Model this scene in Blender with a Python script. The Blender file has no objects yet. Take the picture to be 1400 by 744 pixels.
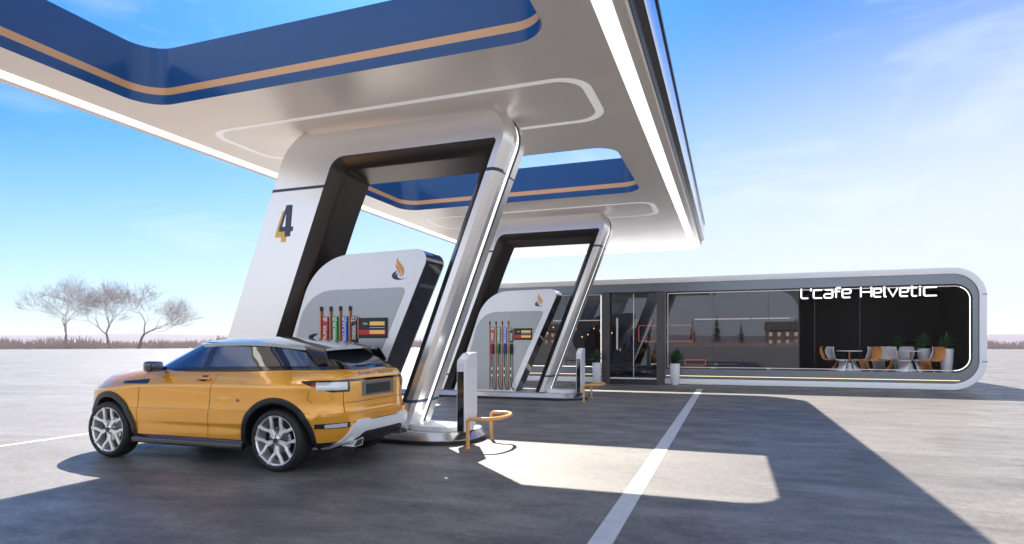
import bpy, bmesh, math, random
from mathutils import Vector, Matrix
from mathutils.bvhtree import BVHTree
random.seed(7)
PI = math.pi
sc = bpy.context.scene
COL = sc.collection

# ------------------------------------------------------------------ materials
def mat(name, color, rough=0.5, metal=0.0, coat=0.0, emit=None, estr=0.0, mottle=0.0, mscale=8.0,
        bump=0.0, bscale=60.0, rvar=0.0, ior=1.5, spec=0.5, color2=None, trans=0.0, alpha=1.0):
    m = bpy.data.materials.new(name); m.use_nodes = True
    nt = m.node_tree; b = nt.nodes['Principled BSDF']
    b.inputs['Base Color'].default_value = (*color, 1)
    b.inputs['Roughness'].default_value = rough
    b.inputs['Metallic'].default_value = metal
    b.inputs['IOR'].default_value = ior
    b.inputs['Specular IOR Level'].default_value = spec
    b.inputs['Coat Weight'].default_value = coat
    b.inputs['Coat Roughness'].default_value = 0.03; b.inputs['Coat IOR'].default_value = 1.7 if 'car' in name else 1.5
    b.inputs['Transmission Weight'].default_value = trans
    b.inputs['Alpha'].default_value = alpha
    if emit:
        b.inputs['Emission Color'].default_value = (*emit, 1); b.inputs['Emission Strength'].default_value = estr
    tc = nt.nodes.new('ShaderNodeTexCoord')
    if mottle > 0:
        n = nt.nodes.new('ShaderNodeTexNoise'); n.inputs['Scale'].default_value = mscale; n.inputs['Detail'].default_value = 6
        nt.links.new(tc.outputs['Object'], n.inputs['Vector'])
        mx = nt.nodes.new('ShaderNodeMix'); mx.data_type = 'RGBA'
        c2 = color2 or tuple(max(0, c * (1 - mottle)) for c in color)
        mx.inputs[6].default_value = (*color, 1); mx.inputs[7].default_value = (*c2, 1)
        nt.links.new(n.outputs['Fac'], mx.inputs[0]); nt.links.new(mx.outputs[2], b.inputs['Base Color'])
        if rvar > 0:
            mr = nt.nodes.new('ShaderNodeMapRange')
            mr.inputs['To Min'].default_value = max(0, rough - rvar); mr.inputs['To Max'].default_value = rough + rvar
            nt.links.new(n.outputs['Fac'], mr.inputs['Value']); nt.links.new(mr.outputs[0], b.inputs['Roughness'])
    if bump > 0:
        n2 = nt.nodes.new('ShaderNodeTexNoise'); n2.inputs['Scale'].default_value = bscale; n2.inputs['Detail'].default_value = 3
        nt.links.new(tc.outputs['Object'], n2.inputs['Vector'])
        bp = nt.nodes.new('ShaderNodeBump'); bp.inputs['Strength'].default_value = bump; bp.inputs['Distance'].default_value = 0.002
        nt.links.new(n2.outputs['Fac'], bp.inputs['Height']); nt.links.new(bp.outputs[0], b.inputs['Normal'])
    return m

M = {}
M['silver'] = mat('satin_silver', (0.86, 0.85, 0.84), 0.27, 0.75, mottle=0.04, mscale=0.8)
M['white_panel'] = mat('white_satin_panel', (0.80, 0.81, 0.84), 0.26, 0.35, mottle=0.03, mscale=3)
M['bronze'] = mat('dark_bronze_metal', (0.09, 0.078, 0.070), 0.30, 0.75, mottle=0.25, mscale=40, rvar=0.05, bump=0.25, bscale=500)
M['black'] = mat('black_plastic', (0.012, 0.012, 0.015), 0.35, mottle=0.3, mscale=30)
M['gloss_black'] = mat('gloss_black', (0.008, 0.008, 0.010), 0.06, coat=1.0)
M['under'] = mat('canopy_underside_metal', (0.84, 0.79, 0.735), 0.33, 0.30, mottle=0.05, mscale=1.5, rvar=0.05, bump=0.25, bscale=350)
M['led'] = mat('led_strip', (0.9, 0.9, 0.9), 0.4, emit=(1, 0.99, 0.97), estr=0.6)
M['led_soft'] = mat('led_soft', (0.8, 0.8, 0.8), 0.4, emit=(1, 1, 1), estr=0.10)
M['blue'] = mat('blue_gloss_lining', (0.014, 0.088, 0.26), 0.14, spec=0.35, mottle=0.06, mscale=2)
M['orange_stripe'] = mat('orange_stripe', (0.80, 0.42, 0.18), 0.25, coat=0.3)
M['fascia'] = mat('fascia_metal', (0.62, 0.66, 0.74), 0.10, 0.9)
M['steel'] = mat('polished_steel', (0.55, 0.55, 0.56), 0.2, 0.9)
M['dark_steel'] = mat('dark_steel', (0.07, 0.07, 0.08), 0.25, 0.7)
M['island_top'] = mat('island_top', (0.62, 0.62, 0.62), 0.4, mottle=0.08, mscale=5)
M['navy'] = mat('navy_band', (0.03, 0.055, 0.12), 0.3)
M['yellow_pt'] = mat('yellow_paint', (0.85, 0.58, 0.12), 0.4)
M['white_pt'] = mat('white_paint', (0.8, 0.8, 0.8), 0.45)
M['disp_grey'] = mat('dispenser_grey_panel', (0.36, 0.38, 0.40), 0.28, 0.75, mottle=0.05, mscale=3, bump=0.15, bscale=400)
M['copper'] = mat('copper_rail', (0.45, 0.17, 0.07), 0.3, 0.7)
M['red'] = mat('red_plastic', (0.65, 0.01, 0.012), 0.3)
M['green'] = mat('green_plastic', (0.01, 0.36, 0.06), 0.3)
M['bluep'] = mat('blue_plastic', (0.03, 0.10, 0.62), 0.3)
M['rubber'] = mat('hose_rubber', (0.02, 0.02, 0.024), 0.5)
M['amber_disp'] = mat('amber_display', (0.7, 0.5, 0.15), 0.4, emit=(1.0, 0.60, 0.15), estr=0.08)
M['amber_led'] = mat('amber_led', (0.9, 0.7, 0.4), 0.4, emit=(1.0, 0.72, 0.35), estr=0.5)
M['flame'] = mat('flame_orange', (0.80, 0.40, 0.14), 0.4)
M['tube_orange'] = mat('powder_coated_orange', (0.78, 0.40, 0.13), 0.32, mottle=0.08, mscale=10)
M['white_plastic'] = mat('white_plastic', (0.78, 0.79, 0.82), 0.22, coat=0.3)
M['rim_white'] = mat('cafe_white_shell', (0.88, 0.89, 0.90), 0.30, 0.0, mottle=0.04, mscale=1.0)
M['facade'] = mat('facade_grey_metal', (0.20, 0.225, 0.26), 0.26, 0.75, mottle=0.08, mscale=2, bump=0.2, bscale=300)
M['post'] = mat('facade_dark_post', (0.11, 0.105, 0.105), 0.38, 0.6, mottle=0.1, mscale=20, bump=0.2, bscale=300)
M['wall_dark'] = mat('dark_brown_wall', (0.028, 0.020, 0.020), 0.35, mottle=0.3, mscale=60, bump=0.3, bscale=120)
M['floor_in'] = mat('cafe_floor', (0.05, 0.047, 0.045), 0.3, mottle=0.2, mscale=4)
M['chair_white'] = mat('chair_white', (0.78, 0.78, 0.80), 0.25, coat=0.2)
M['chair_orange'] = mat('chair_orange', (0.66, 0.26, 0.06), 0.28, coat=0.2)
M['pot'] = mat('white_planter', (0.80, 0.80, 0.82), 0.3)
M['soil'] = mat('soil', (0.04, 0.025, 0.015), 0.9)
M['leaf'] = mat('yucca_leaf', (0.05, 0.16, 0.05), 0.4, mottle=0.5, mscale=12, color2=(0.015, 0.07, 0.02))
M['bark'] = mat('bark_grey', (0.16, 0.12, 0.11), 0.9, mottle=0.3, mscale=3)
M['neon'] = mat('orange_neon', (0.6, 0.15, 0.05), 0.4, emit=(1.0, 0.25, 0.07), estr=0.45)
M['bulb'] = mat('warm_bulb', (1, .8, .4), 0.4, emit=(1.0, 0.62, 0.20), estr=3.0)
M['letter'] = mat('white_letter', (0.9, 0.9, 0.9), 0.4, emit=(1, 1, 1), estr=0.6)
# car
M['paint'] = mat('orange_car_paint', (0.97, 0.43, 0.022), 0.22, 0.35, coat=1.0, mottle=0.08, mscale=700)
M['roof_paint'] = mat('silver_roof_paint', (0.42, 0.50, 0.58), 0.18, 0.8, coat=1.0)
M['car_glass'] = mat('tinted_car_glass', (0.006, 0.010, 0.018), 0.015, ior=2.0, spec=1.0)
M['chrome'] = mat('chrome', (0.75, 0.75, 0.77), 0.12, 1.0)
M['alloy'] = mat('alloy_silver', (0.88, 0.88, 0.88), 0.25, 0.6)
M['tyre'] = mat('tyre_rubber', (0.014, 0.014, 0.015), 0.6, mottle=0.2, mscale=30)
M['skid'] = mat('silver_skid', (0.84, 0.86, 0.9), 0.3, 0.2)
M['lens'] = mat('clear_lens', (0.72, 0.74, 0.78), 0.08, 0.3, coat=1.0)
M['lens_red'] = mat('red_lens', (0.4, 0.01, 0.01), 0.08, coat=1.0)
M['gap'] = mat('panel_gap', (0.10, 0.035, 0.01), 0.6)
M['badge'] = mat('badge_grey', (0.25, 0.24, 0.25), 0.3, 0.8)

def glass_mat(name, tint, tr):
    m = bpy.data.materials.new(name); m.use_nodes = True; nt = m.node_tree
    for n in list(nt.nodes): nt.nodes.remove(n)
    o = nt.nodes.new('ShaderNodeOutputMaterial'); mx = nt.nodes.new('ShaderNodeMixShader')
    t = nt.nodes.new('ShaderNodeBsdfTransparent'); t.inputs[0].default_value = (*tint, 1)
    g = nt.nodes.new('ShaderNodeBsdfGlossy'); g.inputs['Roughness'].default_value = 0.01; g.inputs[0].default_value = (0.9, 0.92, 1.0, 1)
    mx.inputs[0].default_value = tr
    nt.links.new(t.outputs[0], mx.inputs[1]); nt.links.new(g.outputs[0], mx.inputs[2]); nt.links.new(mx.outputs[0], o.inputs[0])
    return m
M['cafe_glass'] = glass_mat('cafe_tinted_glass', (0.24, 0.20, 0.20), 0.10)

# ------------------------------------------------------------------ object helpers
def tag(o, label=None, cat=None, group=None, kind=None):
    if label: o['label'] = label
    if cat: o['category'] = cat
    if group: o['group'] = group
    if kind: o['kind'] = kind
    return o
def thing(name, label, cat, loc=(0, 0, 0), group=None):
    o = bpy.data.objects.new(name, None); COL.objects.link(o); o.location = loc
    o.empty_display_size = 0.2
    return tag(o, label, cat, group)
def root_loc(p):
    while p is not None and p.parent is not None: p = p.parent
    return Vector(p.location) if p is not None else Vector((0, 0, 0))
class MB:
    def __init__(s): s.v = []; s.f = []; s.mi = []
    def add(s, vs, fs, mi=0):
        b = len(s.v); s.v += [tuple(x) for x in vs]; s.f += [tuple(b + i for i in f) for f in fs]; s.mi += [mi] * len(fs); return s
    def box(s, x0, x1, y0, y1, z0, z1, mi=0):
        v = [(x0,y0,z0),(x1,y0,z0),(x1,y1,z0),(x0,y1,z0),(x0,y0,z1),(x1,y0,z1),(x1,y1,z1),(x0,y1,z1)]
        return s.add(v, [(0,3,2,1),(4,5,6,7),(0,1,5,4),(1,2,6,5),(2,3,7,6),(3,0,4,7)], mi)
    def prism(s, pts, a, b, axis='Y', mi=0):
        """extrude a 2D polygon from a to b along an axis; pts are (X,Z) for Y, (X,Y) for Z, (Y,Z) for X"""
        f = {'Y': lambda p, t: (p[0], t, p[1]), 'Z': lambda p, t: (p[0], p[1], t), 'X': lambda p, t: (t, p[0], p[1])}[axis]
        n = len(pts)
        v = [f(p, a) for p in pts] + [f(p, b) for p in pts]
        fs = [tuple(range(n)), tuple(range(2*n-1, n-1, -1))] + [(i, n+i, n+(i+1) % n, (i+1) % n) for i in range(n)]
        return s.add(v, fs, mi)
    def loops(s, rings, close_u=True, cap=False, mi=0):
        n = len(rings[0]); v = [p for r in rings for p in r]; fs = []
        for i in range(len(rings)-1):
            for j in range(n if close_u else n-1):
                k = (j+1) % n
                fs.append((i*n+j, i*n+k, (i+1)*n+k, (i+1)*n+j))
        if cap: fs.append(tuple(range(n-1, -1, -1))); fs.append(tuple((len(rings)-1)*n+j for j in range(n)))
        return s.add(v, fs, mi)
    def tube(s, path, r, n=10, cap=True, mi=0):
        path = [Vector(p) for p in path]; rs = r if isinstance(r, (list, tuple)) else [r]*len(path)
        rings = []; up = None
        for i, p in enumerate(path):
            t = (path[min(i+1, len(path)-1)] - path[max(i-1, 0)]).normalized()
            if up is None:
                up = Vector((0, 0, 1)) if abs(t.z) < 0.9 else Vector((1, 0, 0))
            up = (up - t*up.dot(t)).normalized(); w = t.cross(up)
            rings.append([p + (up*math.cos(a) + w*math.sin(a))*rs[i] for a in [2*PI*k/n for k in range(n)]])
        return s.loops(rings, True, cap, mi)
    def lathe(s, prof, c=(0, 0, 0), n=32, axis='Z', mi=0):
        rings = []
        for r, h in prof:
            ring = []
            for k in range(n):
                a = 2*PI*k/n
                if axis == 'Z': ring.append((c[0]+r*math.cos(a), c[1]+r*math.sin(a), c[2]+h))
                else: ring.append((c[0]+r*math.cos(a), c[1]+h, c[2]+r*math.sin(a)))
            rings.append(ring)
        return s.loops(rings, True, True, mi)
    def build(s, name, m, parent=None, bevel=0.0, smooth=True, angle=35, seg=2):
        me = bpy.data.meshes.new(name); rl = root_loc(parent)
        me.from_pydata([tuple(Vector(v) - rl) for v in s.v], [], s.f)
        ms = m if isinstance(m, list) else [m]
        for x in ms: me.materials.append(M[x] if isinstance(x, str) else x)
        if len(ms) > 1: me.polygons.foreach_set('material_index', s.mi)
        bm = bmesh.new(); bm.from_mesh(me); bmesh.ops.recalc_face_normals(bm, faces=bm.faces); bm.to_mesh(me); bm.free()
        o = bpy.data.objects.new(name, me); COL.objects.link(o)
        if parent is not None: o.parent = parent
        if smooth:
            me.polygons.foreach_set('use_smooth', [True]*len(me.polygons)); me.set_sharp_from_angle(angle=math.radians(angle))
        if bevel > 0:
            b = o.modifiers.new('edge', 'BEVEL'); b.width = bevel; b.segments = seg; b.limit_method = 'ANGLE'; b.angle_limit = math.radians(40); b.harden_normals = True
        me.update(); return o
def copy_tree(o, dloc=(0, 0, 0), parent=None):
    c = o.copy(); COL.objects.link(c)
    if parent is not None: c.parent = parent
    else: c.location = Vector(o.location) + Vector(dloc)
    for ch in list(o.children): copy_tree(ch, parent=c)
    return c
def rpoly(pts, n=8):
    """pts: (x, y, radius) -> filleted polygon points"""
    out = []; N = len(pts)
    for i in range(N):
        p = Vector(pts[i][:2]); r = pts[i][2]
        if r <= 0: out.append(tuple(p)); continue
        a = (Vector(pts[i-1][:2]) - p).normalized(); b = (Vector(pts[(i+1) % N][:2]) - p).normalized()
        ang = a.angle(b); d = r/math.tan(ang/2)
        c = p + (a+b).normalized()*(r/math.sin(ang/2))
        s = p + a*d; e = p + b*d
        a0 = math.atan2(s.y-c.y, s.x-c.x); a1 = math.atan2(e.y-c.y, e.x-c.x)
        da = (a1-a0+PI) % (2*PI) - PI
        for k in range(n+1):
            t = a0+da*k/n; out.append((c.x+r*math.cos(t), c.y+r*math.sin(t)))
    return out
def rrect(x0, x1, y0, y1, r, n=8):
    return rpoly([(x0, y0, r), (x1, y0, r), (x1, y1, r), (x0, y1, r)], n)
def text_obj(body, size, m, loc, rot, parent, name='lettering', ext=0.002, offset=0.0, align='CENTER', shear=0, sx=1.0):
    cu = bpy.data.curves.new(name, 'FONT'); cu.body = body; cu.size = size; cu.extrude = ext; cu.offset = offset
    cu.align_x = align; cu.align_y = 'CENTER'; cu.shear = shear
    t = bpy.data.objects.new('tmp', cu); COL.objects.link(t)
    dg = bpy.context.evaluated_depsgraph_get(); me = bpy.data.meshes.new_from_object(t.evaluated_get(dg))
    bpy.data.objects.remove(t); bpy.data.curves.remove(cu)
    mt = Matrix.Translation(Vector(loc) - root_loc(parent)) @ rot.to_4x4() @ Matrix.Diagonal((sx, 1, 1, 1))
    me.transform(mt); me.materials.clear(); me.materials.append(M[m])
    o = bpy.data.objects.new(name, me); COL.objects.link(o); o.parent = parent
    return o
ROT_FRONT = Matrix.Rotation(PI/2, 3, 'X')                 # text facing -Y, reading along +X

# ------------------------------------------------------------------ camera
F = 829.0
yaw = math.atan(298/829)
cd = bpy.data.cameras.new('camera'); cam = bpy.data.objects.new('camera', cd); COL.objects.link(cam)
cam.location = (0, 0, 1.5); cam.rotation_euler = (PI/2, 0, yaw)
cd.sensor_width = 36; cd.sensor_fit = 'HORIZONTAL'; cd.lens = 36*F/1400; cd.shift_y = (468.5-372)/1400
cd.clip_start = 0.05; cd.clip_end = 6000
sc.camera = cam

# ------------------------------------------------------------------ world and sun
SUN = Vector((-0.473, 0.885, 1.0)).normalized()
w = bpy.data.worlds.new('World'); sc.world = w; w.use_nodes = True; nt = w.node_tree
bg = nt.nodes['Background']; bg.inputs['Strength'].default_value = 0.050
sky = nt.nodes.new('ShaderNodeTexSky'); sky.sky_type = 'NISHITA'; sky.sun_disc = False
sky.sun_elevation = math.asin(SUN.z); sky.sun_rotation = math.atan2(SUN.x, SUN.y)
sky.air_density = 1.0; sky.dust_density = 0.6; sky.ozone_density = 2.0; sky.altitude = 0
hs = nt.nodes.new('ShaderNodeHueSaturation'); hs.inputs['Saturation'].default_value = 1.35; hs.inputs['Hue'].default_value = 0.5
nt.links.new(sky.outputs[0], hs.inputs['Color'])
tn = nt.nodes.new('ShaderNodeMix'); tn.data_type = 'RGBA'; tn.blend_type = 'MULTIPLY'; tn.inputs[0].default_value = 1.0; tn.inputs[7].default_value = (0.34, 0.87, 1.40, 1)
nt.links.new(hs.outputs[0], tn.inputs[6])
tc = nt.nodes.new('ShaderNodeTexCoord')
mp = nt.nodes.new('ShaderNodeMapping'); mp.inputs['Scale'].default_value = (1.0, 1.0, 3.2)
nt.links.new(tc.outputs['Generated'], mp.inputs['Vector'])
ns = nt.nodes.new('ShaderNodeTexNoise'); ns.inputs['Scale'].default_value = 2.6; ns.inputs['Detail'].default_value = 9; ns.inputs['Roughness'].default_value = 0.58
ns.inputs['Distortion'].default_value = 0.4
nt.links.new(mp.outputs[0], ns.inputs['Vector'])
cr = nt.nodes.new('ShaderNodeMapRange'); cr.inputs['From Min'].default_value = 0.52; cr.inputs['From Max'].default_value = 0.78
cr.inputs['To Min'].default_value = 0.0; cr.inputs['To Max'].default_value = 0.5
nt.links.new(ns.outputs['Fac'], cr.inputs['Value'])
# whitening haze near the horizon (part of the sky itself)
sp = nt.nodes.new('ShaderNodeSeparateXYZ'); nt.links.new(tc.outputs['Generated'], sp.inputs[0])
hz = nt.nodes.new('ShaderNodeMapRange'); hz.inputs['From Min'].default_value = 0.02; hz.inputs['From Max'].default_value = 0.46
hz.inputs['To Min'].default_value = 0.9; hz.inputs['To Max'].default_value = 0.0; hz.interpolation_type = 'SMOOTHSTEP'
dr_ = nt.nodes.new('ShaderNodeVectorMath'); dr_.operation = 'DOT_PRODUCT'; dr_.inputs[1].default_value = (math.cos(yaw), math.sin(yaw), 0)
nt.links.new(tc.outputs['Generated'], dr_.inputs[0])
ml = nt.nodes.new('ShaderNodeMath'); ml.operation = 'MULTIPLY_ADD'; ml.inputs[1].default_value = -0.20
nt.links.new(dr_.outputs['Value'], ml.inputs[0]); nt.links.new(sp.outputs['Z'], ml.inputs[2]); nt.links.new(ml.outputs[0], hz.inputs['Value'])
mxh = nt.nodes.new('ShaderNodeMix'); mxh.data_type = 'RGBA'; mxh.inputs[7].default_value = (6.9, 7.35, 7.8, 1)
nt.links.new(hz.outputs[0], mxh.inputs[0]); nt.links.new(tn.outputs[2], mxh.inputs[6])
mxc = nt.nodes.new('ShaderNodeMix'); mxc.data_type = 'RGBA'; mxc.inputs[7].default_value = (8.5, 8.9, 9.6, 1)
nt.links.new(cr.outputs[0], mxc.inputs[0]); nt.links.new(mxh.outputs[2], mxc.inputs[6])
# unseen bright cloud bank opposite the sun, added to light the shaded front faces
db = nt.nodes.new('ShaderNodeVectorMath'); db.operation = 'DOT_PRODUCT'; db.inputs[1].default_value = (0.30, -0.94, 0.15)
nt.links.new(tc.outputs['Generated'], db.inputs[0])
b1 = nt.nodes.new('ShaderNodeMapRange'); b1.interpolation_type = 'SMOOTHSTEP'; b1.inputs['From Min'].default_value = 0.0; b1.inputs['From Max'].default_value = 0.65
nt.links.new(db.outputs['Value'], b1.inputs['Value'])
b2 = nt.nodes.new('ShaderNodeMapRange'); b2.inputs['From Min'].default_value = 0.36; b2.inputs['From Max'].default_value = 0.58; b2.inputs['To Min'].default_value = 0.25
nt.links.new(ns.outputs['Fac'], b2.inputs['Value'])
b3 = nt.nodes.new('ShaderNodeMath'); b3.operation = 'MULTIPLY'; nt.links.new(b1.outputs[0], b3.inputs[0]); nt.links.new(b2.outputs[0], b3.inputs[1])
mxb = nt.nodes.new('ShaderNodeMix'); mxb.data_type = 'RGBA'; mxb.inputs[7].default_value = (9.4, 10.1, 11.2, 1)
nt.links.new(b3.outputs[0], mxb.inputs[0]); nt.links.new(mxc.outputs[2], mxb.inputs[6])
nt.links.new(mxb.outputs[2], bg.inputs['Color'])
sd = bpy.data.lights.new('sun', 'SUN'); so = bpy.data.objects.new('sun', sd); COL.objects.link(so)
sd.energy = 5.0; sd.angle = math.radians(0.5); sd.color = (1.0, 0.93, 0.83)
so.rotation_euler = SUN.to_track_quat('Z', 'Y').to_euler(); so.location = (0, 0, 20)
vs = sc.view_settings; vs.view_transform = 'Standard'; vs.look = 'None'; vs.exposure = 1.42; vs.gamma = 1; vs.use_curve_mapping = False
sc.cycles.max_bounces = 8; sc.cycles.transparent_max_bounces = 12; sc.cycles.use_denoising = True
sc.cycles.sample_clamp_indirect = 6

# ------------------------------------------------------------------ ground
def ground_mat():
    m = bpy.data.materials.new('plaza_concrete'); m.use_nodes = True; nt = m.node_tree; b = nt.nodes['Principled BSDF']
    tc = nt.nodes.new('ShaderNodeTexCoord')
    def noise(scale, detail, vec=(1, 1, 1), rough=0.6, dist=0.0):
        mp = nt.nodes.new('ShaderNodeMapping'); mp.inputs['Scale'].default_value = vec
        n = nt.nodes.new('ShaderNodeTexNoise'); n.inputs['Scale'].default_value = scale; n.inputs['Detail'].default_value = detail
        n.inputs['Roughness'].default_value = rough; n.inputs['Distortion'].default_value = dist
        nt.links.new(tc.outputs['Object'], mp.inputs[0]); nt.links.new(mp.outputs[0], n.inputs['Vector']); return n
    a = noise(1.3, 14, (0.7, 1.3, 1), 0.78, 0.2); f = noise(16, 9, (1, 1, 1), 0.9); l = noise(0.12, 4, (0.6, 1, 1))
    r1 = nt.nodes.new('ShaderNodeValToRGB'); nt.links.new(a.outputs['Fac'], r1.inputs[0])
    r1.color_ramp.elements[0].position = 0.30; r1.color_ramp.elements[0].color = (0.095, 0.088, 0.082, 1)
    r1.color_ramp.elements[1].position = 0.70; r1.color_ramp.elements[1].color = (0.275, 0.252, 0.228, 1)
    mx = nt.nodes.new('ShaderNodeMix'); mx.data_type = 'RGBA'; mx.blend_type = 'MULTIPLY'; mx.inputs[0].default_value = 0.8
    r2 = nt.nodes.new('ShaderNodeValToRGB'); nt.links.new(f.outputs['Fac'], r2.inputs[0])
    r2.color_ramp.elements[0].position = 0.38; r2.color_ramp.elements[0].color = (0.5, 0.5, 0.51, 1)
    r2.color_ramp.elements[1].position = 0.6; r2.color_ramp.elements[1].color = (1.2, 1.2, 1.2, 1)
    nt.links.new(r1.outputs[0], mx.inputs[6]); nt.links.new(r2.outputs[0], mx.inputs[7])
    ml_ = nt.nodes.new('ShaderNodeMix'); ml_.data_type = 'RGBA'; ml_.blend_type = 'MULTIPLY'; ml_.inputs[0].default_value = 1.0
    l2 = noise(0.35, 6, (0.5, 1.2, 1), 0.65, 1.2)  # broad pale patches, glossy sheen put into the colour by noise
    r3 = nt.nodes.new('ShaderNodeValToRGB'); nt.links.new(l2.outputs['Fac'], r3.inputs[0])
    r3.color_ramp.elements[0].position = 0.38; r3.color_ramp.elements[0].color = (0.80, 0.80, 0.81, 1)
    r3.color_ramp.elements[1].position = 0.62; r3.color_ramp.elements[1].color = (1.12, 1.12, 1.11, 1)
    nt.links.new(mx.outputs[2], ml_.inputs[6]); nt.links.new(r3.outputs[0], ml_.inputs[7])
    nt.links.new(ml_.outputs[2], b.inputs['Base Color'])
    mr = nt.nodes.new('ShaderNodeMapRange'); mr.inputs['From Min'].default_value = 0.35; mr.inputs['From Max'].default_value = 0.65
    mr.inputs['To Min'].default_value = 0.60; mr.inputs['To Max'].default_value = 0.34
    nt.links.new(a.outputs['Fac'], mr.inputs['Value']); nt.links.new(mr.outputs[0], b.inputs['Roughness'])
    bp = nt.nodes.new('ShaderNodeBump'); bp.inputs['Strength'].default_value = 0.35; bp.inputs['Distance'].default_value = 0.006
    g = noise(140, 3, (1, 1, 1), 0.6)
    nt.links.new(g.outputs['Fac'], bp.inputs['Height']); nt.links.new(bp.outputs[0], b.inputs['Normal'])
    b.inputs['Specular IOR Level'].default_value = 0.32
    return m
M['ground'] = ground_mat()
g = MB(); R0 = 1390; g.add([(-R0, -R0, 0), (R0, -R0, 0), (R0, R0, 0), (-R0, R0, 0)], [(0, 1, 2, 3)])
tag(g.build('ground', 'ground', smooth=False), kind='structure')
M['mark'] = mat('road_paint', (0.70, 0.70, 0.68), 0.5, mottle=0.35, mscale=9)
mk = MB()
def strip(x0, x1, y0, y1, z=0.004): mk.add([(x0, y0, z), (x1, y0, z), (x1, y1, z), (x0, y1, z)], [(0, 1, 2, 3)])
strip(-1.00, -0.82, -3, 20.35)
strip(-9.99, -9.86, 1.0, 13.0)
tag(mk.build('road_marking', 'mark', smooth=False), kind='structure')
mk = MB()
pl = [(-4.6, 20.55), (-1.35, 20.55), (-1.15, 20.50), (-1.02, 20.38)]
for a, b in zip(pl[:-1], pl[1:]):
    mk.add([(a[0], a[1], 0.004), (b[0], b[1], 0.004), (b[0], b[1]+0.05, 0.004), (a[0], a[1]+0.05, 0.004)], [(0, 1, 2, 3)])
tag(mk.build('road_marking', 'mark', smooth=False), kind='structure')

# ------------------------------------------------------------------ canopy
ZC = 4.875; ZT = 5.64
cn = thing('station_canopy', 'large flat forecourt canopy with satin metal underside, blue lined openings and white light strip', 'canopy', (-4.9, 12, 0))
CX0, CX1, CY0, CY1 = -8.83, -0.98, -0.6, 22.75
def crect(d, r, n=12): return rrect(CX0-d, CX1+d, CY0-d, CY1+d, r, n)
holes = [(-7.83, -1.86, 3.13, 6.45), (-7.83, -1.86, 10.38, 13.72)]
HR = 0.42
def canopy_plate(z, outer, hole_off=0.0):
    bm = bmesh.new()
    def loop(pts):
        vs = [bm.verts.new((p[0], p[1], z)) for p in pts]
        return [bm.edges.new((vs[i], vs[(i+1) % len(vs)])) for i in range(len(vs))]
    es = loop(outer)
    for h in holes: es += loop(rrect(h[0]-hole_off, h[1]+hole_off, h[2]-hole_off, h[3]+hole_off, HR, 10))
    bmesh.ops.triangle_fill(bm, edges=es, use_beauty=True)
    bmesh.ops.dissolve_limit(bm, angle_limit=0.01, verts=bm.verts, edges=bm.edges)
    mb = MB(); bm.verts.index_update()
    mb.add([v.co.copy() for v in bm.verts], [[v.index for v in f.verts] for f in bm.faces]); bm.free(); return mb
canopy_plate(ZC, crect(0, 0.75)).build('underside_panel', 'under', cn, smooth=False)
canopy_plate(ZT, crect(0.13, 0.9), 0.0).build('roof_deck', 'rim_white', cn, smooth=False)
def ringloft(prof, m, name, rr=0.75):
    mb = MB(); rings = []
    for d, z in prof: rings.append([(p[0], p[1], z) for p in crect(d, rr + d)])
    mb.loops(rings, True, False); return mb.build(name, m, cn)
ringloft([(0, ZC), (0.015, ZC-0.012), (0.03, ZC)], 'under', 'lip')
ringloft([(0.03, ZC), (0.05, ZC+0.02), (0.055, ZC+0.16), (0.135, ZC+0.20)], 'black', 'shadow_gap')
ringloft([(0.135, ZC+0.20), (0.145, ZC+0.22), (0.15, ZC+0.4), (0.145, ZT-0.05)], 'fascia', 'fascia')
ringloft([(0.145, ZT-0.05), (0.165, ZT-0.05), (0.165, ZT+0.02), (0.12, ZT+0.02)], 'black', 'edge_trim')
def flat_ring(o_pts, i_pts, z0, z1):
    mb = MB(); n = len(o_pts)
    rings = [[(p[0], p[1], z1) for p in o_pts], [(p[0], p[1], z0) for p in o_pts], [(p[0], p[1], z0) for p in i_pts], [(p[0], p[1], z1) for p in i_pts]]
    mb.loops(rings, True, False); return mb
flat_ring(rrect(CX0+0.10, CX1-0.12, CY0+0.2, CY1-0.10, 0.6), rrect(CX0+0.33, CX1-0.31, CY0+0.42, CY1-0.22, 0.45), ZC-0.006, ZC+0.02).build('light_strip', 'led', cn, smooth=False)
for y0 in (7.48, 14.73):
    flat_ring(rrect(-7.95, -1.72, y0, y0+1.62, 0.42), rrect(-7.84, -1.84, y0+0.09, y0+1.53, 0.34), ZC-0.005, ZC+0.02).build('light_frame', 'led_soft', cn, smooth=False)
for h in holes:
    pr = rrect(h[0], h[1], h[2], h[3], HR, 10)
    mb = MB(); mb.loops([[(p[0], p[1], ZC-0.003) for p in pr], [(p[0], p[1], 5.01) for p in pr]])
    mb.loops([[(p[0], p[1], 5.11) for p in pr], [(p[0], p[1], ZT+0.03) for p in pr]])
    lin = mb.build('opening_lining', 'blue', cn)
    mb = MB(); mb.loops([[(p[0], p[1], 5.01) for p in pr], [(p[0], p[1], 5.11) for p in pr]]); mb.build('stripe', 'orange_stripe', lin)

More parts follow.
